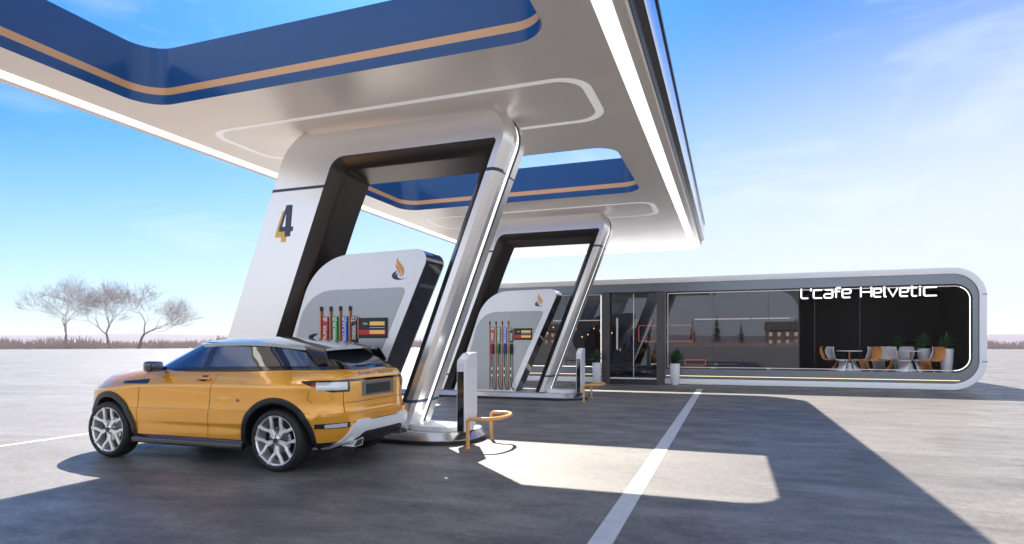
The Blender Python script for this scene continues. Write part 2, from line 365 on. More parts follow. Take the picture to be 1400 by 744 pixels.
# ------------------------------------------------------------------ portals
PY0, PY1 = 8.0, 8.75
def arc_corner(p, d0, d1, r, n):
    pts = rpoly([(p[0]-d0[0]*10, p[1]-d0[1]*10, 0), (p[0], p[1], r), (p[0]+d1[0]*10, p[1]+d1[1]*10, 0)], n)
    return pts[1:-1]
def resample(a, b, n): return [(a[0]+(b[0]-a[0])*i/n, a[1]+(b[1]-a[1])*i/n) for i in range(n+1)]
LS = 0.392; RS = 0.383        # lean of the legs
def outer_left(z): return (-7.03+(z-3.97)*LS, z)
def outer_right(z): return (-4.62+(z-0.2)*RS, z)
def inner_left(z): return (-6.03+(z-3.97)*0.395, z)
def inner_right(z): return (-4.72+(z-0.2)*0.385, z)
ZTOP = 4.868; ZIN = 4.41; ZB = 0.2
def norm(v): l = math.hypot(*v); return (v[0]/l, v[1]/l)
up_l = norm((LS, 1)); dn_r = norm((-RS, -1))
ol = arc_corner((outer_left(ZTOP)[0], ZTOP), up_l, (1, 0), 0.78, 14)
orr = arc_corner((outer_right(ZTOP)[0], ZTOP), (1, 0), dn_r, 0.38, 14)
il = arc_corner((inner_left(ZIN)[0], ZIN), norm((0.395, 1)), (1, 0), 0.30, 14)
ir = arc_corner((inner_right(ZIN)[0], ZIN), (1, 0), norm((-0.385, -1)), 0.045, 14)
O = resample(outer_left(ZB), ol[0], 6)[:-1] + ol + resample(ol[-1], orr[0], 6)[1:-1] + orr + resample(orr[-1], outer_right(ZB), 6)[1:]
I = resample(inner_left(ZB), il[0], 6)[:-1] + il + resample(il[-1], ir[0], 6)[1:-1] + ir + resample(ir[-1], inner_right(ZB), 6)[1:]
def path_normals(P):
    out = []
    for i in range(len(P)):
        a = P[max(i-1, 0)]; b = P[min(i+1, len(P)-1)]
        t = norm((b[0]-a[0], b[1]-a[1])); out.append((t[1], -t[0]))      # points to the inside of the arch
    return out
NO, NI = path_normals(O), path_normals(I)
NI[:6] = [(1, 0)]*6; NI[-6:] = [(-1, 0)]*6; NO[:6] = [(1, 0)]*6; NO[-6:] = [(-1, 0)]*6
def ppt(i, base, d, y):
    P, N = (O, NO) if base == 'O' else (I, NI)
    z = P[i][1] + N[i][1]*d
    return (P[i][0]+N[i][0]*d, y, min(z, 4.87))
def sweep(prof, idx=None):
    mb = MB(); idx = idx or range(len(O))
    mb.loops([[ppt(i, b, d, y) for (b, d, y) in prof] for i in idx], False, False); return mb
P_FACE = [('O', -0.09, 8.33), ('O', -0.09, 8.20), ('O', -0.06, 8.06), ('O', 0.0, 8.0), ('I', 0.0, 8.0)]
P_BACK = [('O', -0.09, 8.49), ('O', -0.09, 8.68), ('O', -0.03, 8.75), ('I', 0.26, 8.75)]
P_GROOVE = [('O', -0.09, 8.33), ('O', -0.03, 8.335), ('O', -0.03, 8.485), ('O', -0.09, 8.49)]
P_LED = [('O', -0.03, 8.36), ('O', -0.07, 8.365), ('O', -0.07, 8.455), ('O', -0.03, 8.46)]
P_BEV = [('I', 0.0, 8.0), ('I', 0.02, 8.01), ('I', 0.165, 8.17), ('I', 0.175, 8.20)]
P_REV = [('I', 0.175, 8.20), ('I', 0.26, 8.75)]
PO = thing('canopy_portal', 'leaning silver portal frame marked 4 that carries the canopy beside the orange car', 'portal frame', (-5.6, 8.4, 0), 'leaning portal frames under the canopy')
mb = sweep(P_FACE); fr = mb.build('face_frame', 'silver', PO, angle=11)
sweep(P_BACK).build('rear_frame', 'silver', PO, angle=11)
sweep(P_GROOVE).build('groove', 'black', PO)
sweep(P_LED).build('light_strip', 'led', PO)
sweep(P_BEV).build('inner_bevel', 'bronze', PO, angle=60)
sweep(P_REV).build('inner_lining', 'bronze', PO)
# dark seams round the legs
def legsec(z, side):
    if side < 0: return outer_left(z), inner_left(z), 1
    return outer_right(z), inner_right(z), -1
def seam(z, h, side):
    rings = []
    for zz in (z-h, z+h):
        o, i, s = legsec(zz, side); e = 0.003
        pr = [(o[0]-s*(0.09+e), 8.33), (o[0]-s*(0.09+e), 8.20-e), (o[0]-s*(0.06+e), 8.06-e), (o[0], 8.0-e), (i[0]+s*0.001, 8.0-e)]
        rings.append([(p[0], p[1], zz) for p in pr])
    rb = []
    for zz in (z-h, z+h):
        o, i, s = legsec(zz, side); e = 0.003
        pr = [(o[0]-s*(0.09+e), 8.49), (o[0]-s*(0.09+e), 8.68+e), (o[0]-s*(0.03+e), 8.75+e), (i[0]+s*0.2, 8.75+e)]
        rb.append([(p[0], p[1], zz) for p in pr])
    m = MB(); m.loops(rings, False); m.loops(rb, False); return m.build('seam', 'navy', PO, smooth=False)
for z in (3.97, 0.62):
    for sd_ in (-1, 1): seam(z, 0.022, sd_)
four = [(0, .28), (.42, 1), (.80, 1), (.80, .30), (.97, .30), (.97, .16), (.80, .16), (.80, 0), (.46, 0), (.46, .16), (0, .16)]
def four_mesh(x, z, w_, h_, y0, y1):
    m = MB(); pts = [(x+p[0]*w_ + p[1]*0.05, z+p[1]*h_) for p in four]; m.prism(pts, y0, y1, 'Y')
    return m
hole4 = [(.24, .31), (.46, .31), (.46, .72)]
num = four_mesh(-6.90, 3.22, 0.26, 0.50, 7.985, 7.992).build('number', 'navy', PO, smooth=False)
four_mesh(-6.985, 3.13, 0.26, 0.50, 7.9925, 7.9995).build('number_shadow', 'yellow_pt', num, smooth=False)
m = MB(); m.prism([(-6.90+p[0]*0.26+p[1]*0.05, 3.22+p[1]*0.5) for p in hole4], 7.981, 7.984, 'Y'); m.build('number_opening', 'silver', num, smooth=False)
# flared collar where the portal meets the underside
fl = []
topi = [i for i in range(len(O)) if O[i][1] > 4.60]
outl = [(O[i][0]+NO[i][0]*-0.09, O[i][1]) for i in topi]
xa, xb = O[topi[0]][0], O[topi[-1]][0]+0.05
def collar(d, z): return [(p[0], p[1], z) for p in rrect(xa+0.35-d, xb-0.12+d, 8.0-d, 8.75+d, 0.10+d*0.8, 8)]
mb = MB(); mb.loops([collar(d, z) for d, z in ((0.0, 4.80), (0.02, 4.835), (0.06, 4.86), (0.12, 4.871), (0.2, 4.874))]); mb.build('collar', 'under', PO)

# ------------------------------------------------------------------ island
IS = thing('pump_island', 'low rounded pump island with polished steel skirt beside the orange car', 'pump island', (-6.2, 8.55, 0), 'pump islands under the portals')
def iso(d, n=14): return rrect(-9.2-d, -3.58+d, 7.86-d, 9.30+d, 0.68+d, n)
def il_(d, z): return [(p[0], p[1], z) for p in iso(d)]
mb = MB(); mb.loops([il_(0, 0.0), il_(0.0, 0.065)]); mb.build('plinth', 'black', IS)
mb = MB(); mb.loops([il_(0.02, 0.062), il_(0.02, 0.075), il_(-0.055, 0.172), il_(-0.07, 0.182)]); mb.build('skirt', 'steel', IS, angle=18)
mb = MB(); mb.add(il_(-0.07, 0.182), [tuple(range(len(il_(0, 0))))]); mb.build('deck', 'island_top', IS, smooth=False)
mb = MB(); sl = [(p[0], p[1]) for p in rrect(-4.62, -3.78, 8.02, 8.60, 0.24, 12)]
mb.prism(sl, 0.183, 0.262, 'Z'); mb.build('step_slab', 'white_plastic', IS, bevel=0.015)
mb = MB(); mb.prism(rrect(-4.62, -4.35, 8.06, 8.56, 0.02, 3), 0.262, 0.275, 'Z'); mb.build('step_slab', 'white_plastic', IS, bevel=0.004)

# ------------------------------------------------------------------ dispenser
DY = 8.13; DB = 8.72
DI = thing('fuel_dispenser', 'slanted fuel dispenser with silver frame, four nozzles and small display behind the orange car', 'fuel dispenser', (-5.8, 8.35, 0.18), 'fuel dispensers on the islands')
def rs(z): return -5.43+(z-0.2)*0.448
def ls(z): return -7.24+(z-0.2)*0.36
out = rpoly([(ls(0.185), 0.185, 0), (rs(0.185), 0.185, 0), (rs(2.92)+0.01, 2.92, 0.16), (ls(2.9)-0.02, 2.88, 0.95)], 14)
mb = MB()
def inset(pts, d):
    n = len(pts); r = []
    for i in range(n):
        a = Vector(pts[i-1]); p = Vector(pts[i]); b = Vector(pts[(i+1) % n])
        t1 = (p-a).normalized(); t2 = (b-p).normalized(); nrm = Vector((-t1.y-t2.y, t1.x+t2.x)).normalized()
        q = p + nrm*d; r.append((q.x, max(q.y, 0.185)))
    return r
ar = sum(out[i-1][0]*out[i][1]-out[i][0]*out[i-1][1] for i in range(len(out)))
if ar < 0: out.reverse()
mb.prism(out, DY, DY+0.012, 'Y'); mb.build('front_frame', 'white_panel', DI, bevel=0.003)
mb = MB(); o2 = inset(out, 0.004); mb.prism(o2, DY+0.013, DB, 'Y'); mb.build('body', 'gloss_black', DI, bevel=0.01)
pan = rpoly([(ls(0.22)+0.17, 0.22, 0), (rs(0.22)-0.17, 0.22, 0), (rs(2.33)-0.15, 2.345, 0.06), (ls(2.33)+0.02, 2.335, 0.66)], 14)
mb = MB(); mb.prism(pan, DY-0.006, DY-0.0005, 'Y'); mb.build('recessed_panel', 'disp_grey', DI, smooth=False)
fy = DY-0.006
mb = MB(); mb.prism(out, DB+0.0005, DB+0.012, 'Y'); mb.build('rear_frame', 'white_panel', DI, bevel=0.003)
mb = MB(); mb.prism(pan, DB+0.0125, DB+0.018, 'Y'); mb.build('rear_panel', 'disp_grey', DI, smooth=False)
for k in range(4):
    x = -6.165 + k*0.181
    mb = MB(); mb.box(x-0.012, x+0.012, DB+0.0185, DB+0.05, 0.24, 2.06); mb.build('rail', 'copper', DI)
    mb = MB(); mb.box(x+0.045, x+0.131, DB+0.0185, DB+0.05, 1.20, 1.915); mb.build('label_plate', ('red', 'green', 'bluep', 'black')[k], DI, bevel=0.004)
specs = [('98', 'SUPER', 'red'), ('95', 'PREMIUM', 'green'), ('92', 'REGULAR', 'bluep'), ('\u0414\u0422', 'DIESEL', 'black')]
for k, (no, nm, cm) in enumerate(specs):
    x = -6.165 + k*0.181; lx = x+0.088
    mb = MB(); mb.box(x-0.012, x+0.012, fy-0.03, fy-0.0005, 0.24, 2.06); rl = mb.build("rail", "copper", DI, bevel=0.004)
    mb = MB(); mb.box(x-0.014, x+0.014, fy-0.033, fy-0.001, 2.0, 2.075); mb.build('rail_cap', 'black', rl, bevel=0.004)
    mb = MB(); mb.prism(rrect(lx-0.043, lx+0.043, 1.50, 1.915, 0.012, 4), fy-0.03, fy-0.0005, 'Y'); lp = mb.build('label_plate', cm, DI, bevel=0.004)
    text_obj(no, 0.085, 'white_pt', (lx, fy-0.033, 1.865), ROT_FRONT, lp, offset=0.002, ext=0.001)
    text_obj(nm, 0.078, 'white_pt', (lx, fy-0.033, 1.665), ROT_FRONT @ Matrix.Rotation(PI/2, 3, 'Z'), lp, offset=0.002, ext=0.001)
    # holster and nozzle
    mb = MB(); mb.box(lx-0.038, lx+0.038, fy-0.03, fy-0.0005, 1.20, 1.475); mb.build('holster', 'black', DI, bevel=0.006)
    mb = MB()
    mb.prism(rpoly([(fy-0.034, 1.45, .01), (fy-0.085, 1.44, .015), (fy-0.10, 1.30, .02), (fy-0.085, 1.19, .01), (fy-0.055, 1.19, .01), (fy-0.050, 1.30, .02), (fy-0.034, 1.33, .01)], 4), lx-0.026, lx+0.026, 'X')
    nz = mb.build('nozzle', cm, DI, bevel=0.005)
    mb = MB(); mb.tube([(lx, fy-0.085, 1.43), (lx, fy-0.13, 1.38), (lx, fy-0.135, 1.27), (lx, fy-0.10, 1.20)], 0.008, 8); mb.build('trigger', 'black', nz)
    mb = MB(); mb.tube([(lx, fy-0.07, 1.19), (lx, fy-0.075, 1.05), (lx-0.004, fy-0.075, 0.8), (lx, fy-0.075, 0.62), (lx+0.008, fy-0.08, 0.45), (lx+0.03, fy-0.09, 0.32), (lx+0.06, fy-0.07, 0.25), (lx+0.08, fy-0.03, 0.235)], 0.016, 10)
    hs_ = mb.build('hose', 'rubber', DI)
    for zz in (0.80, 0.62):
        mb = MB(); mb.tube([(lx-0.002, fy-0.075, zz-0.035), (lx-0.002, fy-0.075, zz+0.035)], 0.023, 12); mb.build('coupling', 'chrome', hs_)
mb = MB(); mb.box(-5.46, -4.955, fy-0.03, fy-0.0005, 1.57, 1.885); dp = mb.build('display', 'black', DI, bevel=0.006)
mb = MB(); mb.box(-5.475, -5.455, fy-0.034, fy-0.001, 1.57, 1.885); mb.build('display_edge', 'copper', dp, bevel=0.003)
mb = MB(); mb.box(-5.44, -4.975, fy-0.033, fy-0.031, 1.625, 1.70); mb.build('red_row', 'red', dp, smooth=False)
mb = MB(); mb.box(-5.25, -4.985, fy-0.036, fy-0.034, 1.765, 1.825); mb.box(-5.25, -4.985, fy-0.036, fy-0.034, 1.635, 1.69); mb.build('screen', 'amber_disp', dp, smooth=False)
text_obj('Sale', 0.055, 'white_pt', (-5.33, fy-0.033, 1.795), ROT_FRONT, dp, ext=0.001)
mb = MB(); mb.box(-5.25, -4.985, fy-0.034, fy-0.032, 1.728, 1.736); mb.build('divider', 'white_pt', dp, smooth=False)
# flame emblem
def bez(p0, p1, p2, p3, n=14):
    r = []
    for i in range(n+1):
        t = i/n; u = 1-t
        r.append((u**3*p0[0]+3*u*u*t*p1[0]+3*u*t*t*p2[0]+t**3*p3[0], u**3*p0[1]+3*u*u*t*p1[1]+3*u*t*t*p2[1]+t**3*p3[1]))
    return r
def emb(curves, m, y0, y1, parent, name, off, s):
    pts = []
    for c in curves: pts += bez(*c)[:-1]
    mb = MB(); mb.prism([(off[0]+p[0]*s, off[1]+p[1]*s) for p in pts], y0, y1, 'Y'); return mb.build(name, m, parent, smooth=False)
def emblem(off, s, y, parent):
    a = emb([((.28, 1.0), (.22, .78), (.60, .55), (.52, .28), 12), ((.52, .28), (.50, .20), (.44, .16), (.40, .14), 12), ((.40, .14), (.56, .40), (.02, .62), (.28, 1.0), 12)] and
            [((.30, 1.0), (.30, .75), (.78, .62), (.62, .22)), ((.62, .22), (.60, .16), (.56, .12), (.50, .10)), ((.50, .10), (.66, .42), (.10, .62), (.30, 1.0))], 'flame', y-0.003, y-0.0005, parent, 'flame_emblem', off, s)
    emb([((.22, .78), (.20, .62), (.56, .46), (.46, .12)), ((.46, .12), (.44, .10), (.42, .09), (.40, .09)), ((.40, .09), (.46, .34), (.10, .48), (.22, .78))], 'flame', y-0.003, y-0.0005, a, 'flame_tongue', off, s)
    emb([((.28, .40), (-.30, .22), (.05, -.26), (.90, .08)), ((.90, .08), (.50, -.08), (-.02, -.02), (.28, .40))], 'navy', y-0.003, y-0.0005, a, 'swoosh', off, s)
    emb([((.34, .30), (.02, .12), (.22, -.10), (.66, .02)), ((.66, .02), (.40, -.02), (.20, .06), (.34, .30))], 'navy', y-0.003, y-0.0005, a, 'swoosh', off, s)
emblem((-4.88, 2.47), 0.33, DY, DI)

# ------------------------------------------------------------------ service post and orange tube guard
SP = thing('service_post', 'white service post with black front panel on the island end beside the orange tube', 'service post', (-3.66, 8.2, 0.18), 'white service posts on the island ends')
side = rpoly([(8.0, 0.20, 0.0), (8.33, 0.20, 0.05), (8.46, 0.42, 0.16), (8.46, 1.36, 0.03), (8.20, 1.345, 0.2), (8.0, 1.24, 0.08)], 8)
mb = MB(); mb.prism(side, -3.73, -3.595, 'X'); mb.build('post_body', 'white_plastic', SP, bevel=0.018, seg=3)
mb = MB(); mb.box(-3.715, -3.615, 7.992, 7.9995, 0.21, 1.08); mb.build('front_panel', 'gloss_black', SP, bevel=0.002)
mb = MB(); mb.box(-3.725, -3.60, 8.03, 8.38, 0.183, 0.199); mb.build('base_plate', 'dark_steel', SP)
TG = thing('tube_guard', 'orange bent tube guard at the island end in front of the white post', 'guard rail', (-3.5, 8.35, 0), 'orange tube guards')
pth = [(-3.50, 7.88, 0.0), (-3.50, 7.88, 0.36)]
for k in range(1, 6): a = k/5*PI/2; pth.append((-3.50+0.06*(1-math.cos(a)), 7.88, 0.36+0.06*math.sin(a)))
cxl, cyl = -3.30, 8.33
pth += [(-3.30, 7.89, 0.42)]
for k in range(1, 16):
    a = -PI/2+0.1 + k/15*(PI+0.25); pth.append((cxl+0.20*math.cos(a)+0.03, cyl-0.0+0.44*math.sin(a), 0.42))
pth += [(-3.45, 8.79, 0.415)]
for k in range(1, 5): a = k/4*PI/2; pth.append((-3.45-0.05*math.sin(a), 8.79, 0.365+0.05*math.cos(a)))
pth += [(-3.50, 8.79, 0.0)]
mb = MB(); mb.tube(pth, 0.028, 14); mb.build('bent_tube', 'tube_orange', TG)
for y in (7.88, 8.79):
    mb = MB(); mb.lathe([(0.045, 0.0), (0.045, 0.006), (0.03, 0.008)], (-3.5, y, 0), 18); mb.build('floor_flange', 'tube_orange', TG)

# second pump row
D2 = (0, 7.25, 0)
c = copy_tree(PO, D2); c['label'] = 'farther leaning silver portal frame without a number, next to the cafe'
for ch in list(c.children):
    if ch.name.startswith('number'):
        for s_ in list(ch.children): bpy.data.objects.remove(s_)
        bpy.data.objects.remove(ch)
c = copy_tree(IS, D2); c['label'] = 'farther pump island with steel skirt, near the cafe door'
c = copy_tree(DI, D2); c['label'] = 'farther fuel dispenser with all four hoses in view, seen through the portals'
c = copy_tree(SP, D2); c['label'] = 'farther white service post near the potted plant and cafe door'
c = copy_tree(TG, D2); c['label'] = 'farther orange tube guard in front of the cafe door'

USE_HAZE = True
# ------------------------------------------------------------------ car (u: nose 0 -> tail 4.41, v: lateral, z up); drives towards -X
CARX, CARY = -8.49, 6.60
CAR = thing('parked_car', 'orange three-door car with silver roof and silver alloy wheels parked beside the pump island', 'car', (CARX+2.2, CARY, 0))
UA, UB, WR = 0.84, 3.55, 0.365
def lerp_tab(tab, x):
    if x <= tab[0][0]: return tab[0][1]
    for (a, b), (c_, d) in zip(tab[:-1], tab[1:]):
        if x <= c_:
            t = (x-a)/(c_-a); t = t*t*(3-2*t) if False else t
            return b+(d-b)*t
    return tab[-1][1]
def smooth_tab(tab, x):
    # Catmull-Rom through the table
    n = len(tab)
    if x <= tab[0][0]: return tab[0][1]
    if x >= tab[-1][0]: return tab[-1][1]
    for i in range(n-1):
        if x <= tab[i+1][0]:
            x0, y0 = tab[i]; x1, y1 = tab[i+1]; h = x1-x0; t = (x-x0)/h
            m0 = (tab[i+1][1]-tab[i-1][1])/(tab[i+1][0]-tab[i-1][0])*h if i > 0 else (y1-y0)
            m1 = (tab[i+2][1]-tab[i][1])/(tab[i+2][0]-tab[i][0])*h if i < n-2 else (y1-y0)
            return (2*t**3-3*t*t+1)*y0+(t**3-2*t*t+t)*m0+(-2*t**3+3*t*t)*y1+(t**3-t*t)*m1
ZTOPT = [(0, .94), (.12, .995), (.4, 1.045), (.9, 1.095), (1.35, 1.14), (2.0, 1.165), (3.2, 1.19), (4.1, 1.205), (4.41, 1.20)]
ZR = lambda t: 0.25+t*0.95
WT = [(.25, .84), (.30, .885), (.345, .915), (.42, .925), (.505, .93), (.52, .938), (.60, .945), (.69, .952), (.705, .942), (.80, .937), (.92, .942), (.985, .95), (1.005, .947), (1.04, .925), (1.09, .895), (1.14, .855), (1.175, .82), (1.20, .775)]
UFT = [(.25, .16), (.35, .06), (.45, .01), (.60, 0), (.80, .02), (.95, .05), (1.08, .11), (1.20, .20)]
URT = [(.25, 4.20), (.33, 4.33), (.345, 4.36), (.45, 4.40), (.60, 4.415), (.655, 4.415), (.67, 4.375), (.68, 4.345), (.90, 4.335), (1.08, 4.325), (1.12, 4.31), (1.16, 4.27), (1.20, 4.16)]
NF, NRR, UM = 3.6, 6.0, 2.1
def flare(u, z):
    b = 0
    for ua in (UA, UB): b += 0.030*math.exp(-((u-ua)/.50)**4)*math.exp(-((z-.72)/.34)**2)
    return b
def half_params():
    P = []
    for (n, sgn) in ((NF, -1), (NRR, 1)):
        seg = []
        for k in range(0, 26): y = 0.86*k/25; seg.append((sgn*(1-y**n)**(1/n), y))
        x1 = abs(seg[-1][0])
        for k in range(1, 46): x = x1*(1-k/45); seg.append((sgn*x, (1-x**n)**(1/n)))
        P.append(seg)
    a, b = P; b = b[::-1]
    return a + b[1:]
HP = half_params()
tl = [0, .05, .1, .14, .18, .22, .265, .28, .32, .37, .42, .45, .463, .48, .50, .54, .58, .62, .66, .70, .74, .77, .795, .82, .84, .87, .90, .925, .95, .97, .985, 1.0]
def cpt(u, v, z): return (CARX+u, CARY+v, z)
def body_ring(t):
    zr = ZR(t); uf = smooth_tab(UFT, zr); ur = smooth_tab(URT, zr); wv = lerp_tab(WT, zr); out = []
    for x, y in HP:
        u = UM + (x*(UM-uf) if x < 0 else x*(ur-UM))
        zt = smooth_tab(ZTOPT, u); zb = 0.25 + 0.06*max(0, (0.35-u)/0.35) + 0.03*max(0, (u-4.0)/0.4)
        z = zb + t*(zt-zb)
        v = y*(wv + flare(u, z))
        # the hood and rear deck draw in
        if zr > 0.95: v *= 1-0.05*max(0, (0.9-u)/0.9)*(zr-.95)/.25
        out.append((u, v, z))
    return out
rings = [body_ring(t) for t in tl]
mb = MB(); nh = len(HP)
full = [[cpt(u, -v, z) for u, v, z in r] + [cpt(u, v, z) for u, v, z in r[::-1]] for r in rings]
mb.loops(full, True, False)
top = rings[-1]; NC = 12; capv = []
for u, v, z in top:
    for k in range(NC+1):
        q = -1+2*k/NC; crown = (0.055 if u < 1.6 else 0.02)
        ridge = 0.0
        if u < 1.5: ridge = 0.012*math.exp(-((abs(q)-0.72)/.10)**2)*min(1, u/.4)
        capv.append(cpt(u, v*q, z + crown*(1-q*q)*min(1, v/0.5) + ridge*min(1, v/.4)))
mb.add(capv, [(i*(NC+1)+k, i*(NC+1)+k+1, (i+1)*(NC+1)+k+1, (i+1)*(NC+1)+k) for i in range(nh-1) for k in range(NC)])
bot = rings[0]
mb.add([cpt(u, s*v, z) for u, v, z in bot for s in (-1, 1)], [(2*i, 2*i+1, 2*i+3, 2*i+2) for i in range(nh-1)])
tmp = mb.build('tmp_shell', 'paint', None, smooth=False)
bm = bmesh.new(); bm.from_mesh(tmp.data); bmesh.ops.remove_doubles(bm, verts=bm.verts, dist=0.0006)
bmesh.ops.dissolve_degenerate(bm, dist=0.0002, edges=bm.edges)
bmesh.ops.recalc_face_normals(bm, faces=bm.faces); bm.to_mesh(tmp.data)
BV = BVHTree.FromBMesh(bm); bm.free()
def side_v(u, z, s=-1, tree=None):
    h = (tree or BV).ray_cast(Vector(cpt(u, s*3, z)), Vector((0, -s, 0)))
    return (h[0].y-CARY) if h[0] is not None else s*0.9
# wheel arch cuts
AR = 0.492
mc = MB()
for ua in (UA, UB):
    for s in (-1, 1):
        a, b = sorted((s*0.56, s*1.1)); mc.lathe([(AR, a), (AR, b)], (CARX+ua, CARY, WR), 64, 'Y')
cut = mc.build('tmp_cut', 'black', None, smooth=False)
md = tmp.modifiers.new('b', 'BOOLEAN'); md.object = cut; md.operation = 'DIFFERENCE'; md.solver = 'EXACT'
dg = bpy.context.evaluated_depsgraph_get(); me = bpy.data.meshes.new_from_object(tmp.evaluated_get(dg))
def split_mesh(me, test, name, m, angle=28):
    mb = MB(); mb.v = [v.co.copy() for v in me.vertices]; fs = [tuple(p.vertices) for p in me.polygons if test(p)]
    used = sorted({i for f in fs for i in f}); mp_ = {o: n for n, o in enumerate(used)}
    mb.v = [mb.v[i] for i in used]; mb.f = [tuple(mp_[i] for i in f) for f in fs]; mb.mi = [0]*len(mb.f)
    return mb.build(name, m, CAR, angle=angle)
def is_arch(p):
    c_ = p.center; v = abs(c_.y-CARY)
    for ua in (UA, UB):
        d = math.hypot(c_.x-CARX-ua, c_.z-WR)
        if d < AR+0.006 and v > 0.55 and not (v > 0.86 and abs(p.normal.y) > 0.6): return True
    return False
def is_low(p): return p.center.z < 0.344 or p.normal.z < -0.9 and p.center.z < .4
split_mesh(me, lambda p: not is_arch(p) and not is_low(p), 'body', 'paint')
split_mesh(me, lambda p: is_arch(p), 'wheel_well', 'black')
split_mesh(me, lambda p: is_low(p) and not is_arch(p), 'lower_cladding', 'black')
bpy.data.objects.remove(tmp); bpy.data.objects.remove(cut)
# arch trims
for ua in (UA, UB):
    for s in (-1, 1):
        rr = []; a0 = math.asin((0.26-WR)/0.5)
        for k in range(41):
            a = a0 + (PI-2*a0)*k/40
            row = []
            for r_, off, dv in ((0.502, 0.006, None), (0.498, 0.020, None), (0.445, 0.026, None), (0.428, 0.018, None), (0.425, -0.10, None)):
                uu = ua+r_*math.cos(a); zz = WR+r_*math.sin(a)
                ue = ua+0.51*math.cos(a); ze = WR+0.51*math.sin(a)
                v = abs(side_v(ue, max(ze, .27), s))
                row.append(cpt(uu, s*(v+off), zz))
            rr.append(row)
        mb = MB(); mb.loops(rr, False); mb.build('arch_trim', 'black', CAR)
# sills
for s in (-1, 1):
    mb = MB(); mb.prism(rpoly([(CARY+s*0.80, 0.20, 0.01), (CARY+s*0.965, 0.235, 0.02), (CARY+s*0.965, 0.30, 0.02), (CARY+s*0.90, 0.345, 0.01), (CARY+s*.80, .345, 0)], 4), CARX+UA+0.47, CARX+UB-0.47, 'X'); mb.build('sill', 'gloss_black', CAR)

# greenhouse
GZ = [(0, 1.14), (1, 1.50)]
def gh_ring(t):
    uf = 1.10+t*0.86; ur = 4.22-t*0.20-0.10*t*t; wv = 0.835-0.185*t-0.02*t*t; out = []
    um = 2.6
    for x, y in HP:
        n = 3.4 if x < 0 else 6.0
        yy = (max(0, 1-abs(x)**n))**(1/n)
        u = um + (x*(um-uf) if x < 0 else x*(ur-um))
        zt = lerp_tab([(1.9, 1.505), (2.5, 1.51), (3.2, 1.48), (3.8, 1.42), (4.1, 1.385)], u)
        zb = smooth_tab(ZTOPT, u)-0.02
        taper = 1-0.05*max(0, (u-3.0)/1.2)
        out.append((u, yy*wv*taper, zb + t*(zt-zb)))
    return out
gr = [gh_ring(t) for t in [0, .12, .25, .4, .55, .7, .85, 1.0]]
mb = MB(); mb.loops([[cpt(u, -v, z) for u, v, z in r] + [cpt(u, v, z) for u, v, z in r[::-1]] for r in gr], True, False)
gtop = gr[-1]
mb.add([cpt(u, s*v, z) for u, v, z in gtop for s in (-1, 1)], [(2*i, 2*i+1, 2*i+3, 2*i+2) for i in range(nh-1)])
pil = mb.build('pillar_frame', 'gloss_black', CAR, angle=30)
bm = bmesh.new(); bm.from_mesh(pil.data)
for v in bm.verts: v.co += CAR.location
GV = BVHTree.FromBMesh(bm); bm.free()
def side_patch(poly, tree, off, thick, name, m, s=-1, nu=24, nz=6, parent=None):
    """poly: (ubot0,ztab...) given as functions u-range, zlo(u), zhi(u) laid on the flank"""
    u0, u1, zlo, zhi = poly; mb = MB(); rowsO = []; rowsI = []
    for i in range(nu+1):
        for j in range(nz+1):
            t = j/nz
            if callable(u0): a, b = u0(t), u1(t)
            else: a, b = u0, u1
            u = a+(b-a)*i/nu; z = zlo(u)+(zhi(u)-zlo(u))*t
            v = side_v(u, z, s, tree)
            rowsO.append(cpt(u, v+s*off, z)); rowsI.append(cpt(u, v+s*(off-thick), z))
    W = nz+1; n = len(rowsO)
    fs = [(i*W+j, i*W+j+1, (i+1)*W+j+1, (i+1)*W+j) for i in range(nu) for j in range(nz)]
    mb.add(rowsO+rowsI, fs + [tuple(n+k for k in f[::-1]) for f in fs]
           + [(i*W, (i+1)*W, n+(i+1)*W, n+i*W) for i in range(nu)] + [(i*W+nz, (i+1)*W+nz, n+(i+1)*W+nz, n+i*W+nz) for i in range(nu)]
           + [(j, j+1, n+j+1, n+j) for j in range(nz)] + [(nu*W+j, nu*W+j+1, n+nu*W+j+1, n+nu*W+j) for j in range(nz)])
    return mb.build(name, m, parent or CAR, angle=40)
def belt(u): return smooth_tab(ZTOPT, u)+0.022
def roofl(u): return lerp_tab([(1.9, 1.475), (2.5, 1.485), (3.2, 1.455), (3.8, 1.395), (4.1, 1.36)], u)
for s in (-1, 1):
    fw = side_patch((1.62, 2.34, belt, lambda u: min(roofl(u), belt(u)+0.02+(u-1.62)*0.50)), GV, 0.004, 0.003, 'side_window', 'car_glass', s)
    side_patch((2.44, 3.86, lambda u: belt(u)+0.004, lambda u: min(roofl(u), belt(u)+0.008+max(0, 3.86-u)*1.15)), GV, 0.004, 0.003, 'side_window', 'car_glass', s, nu=40)
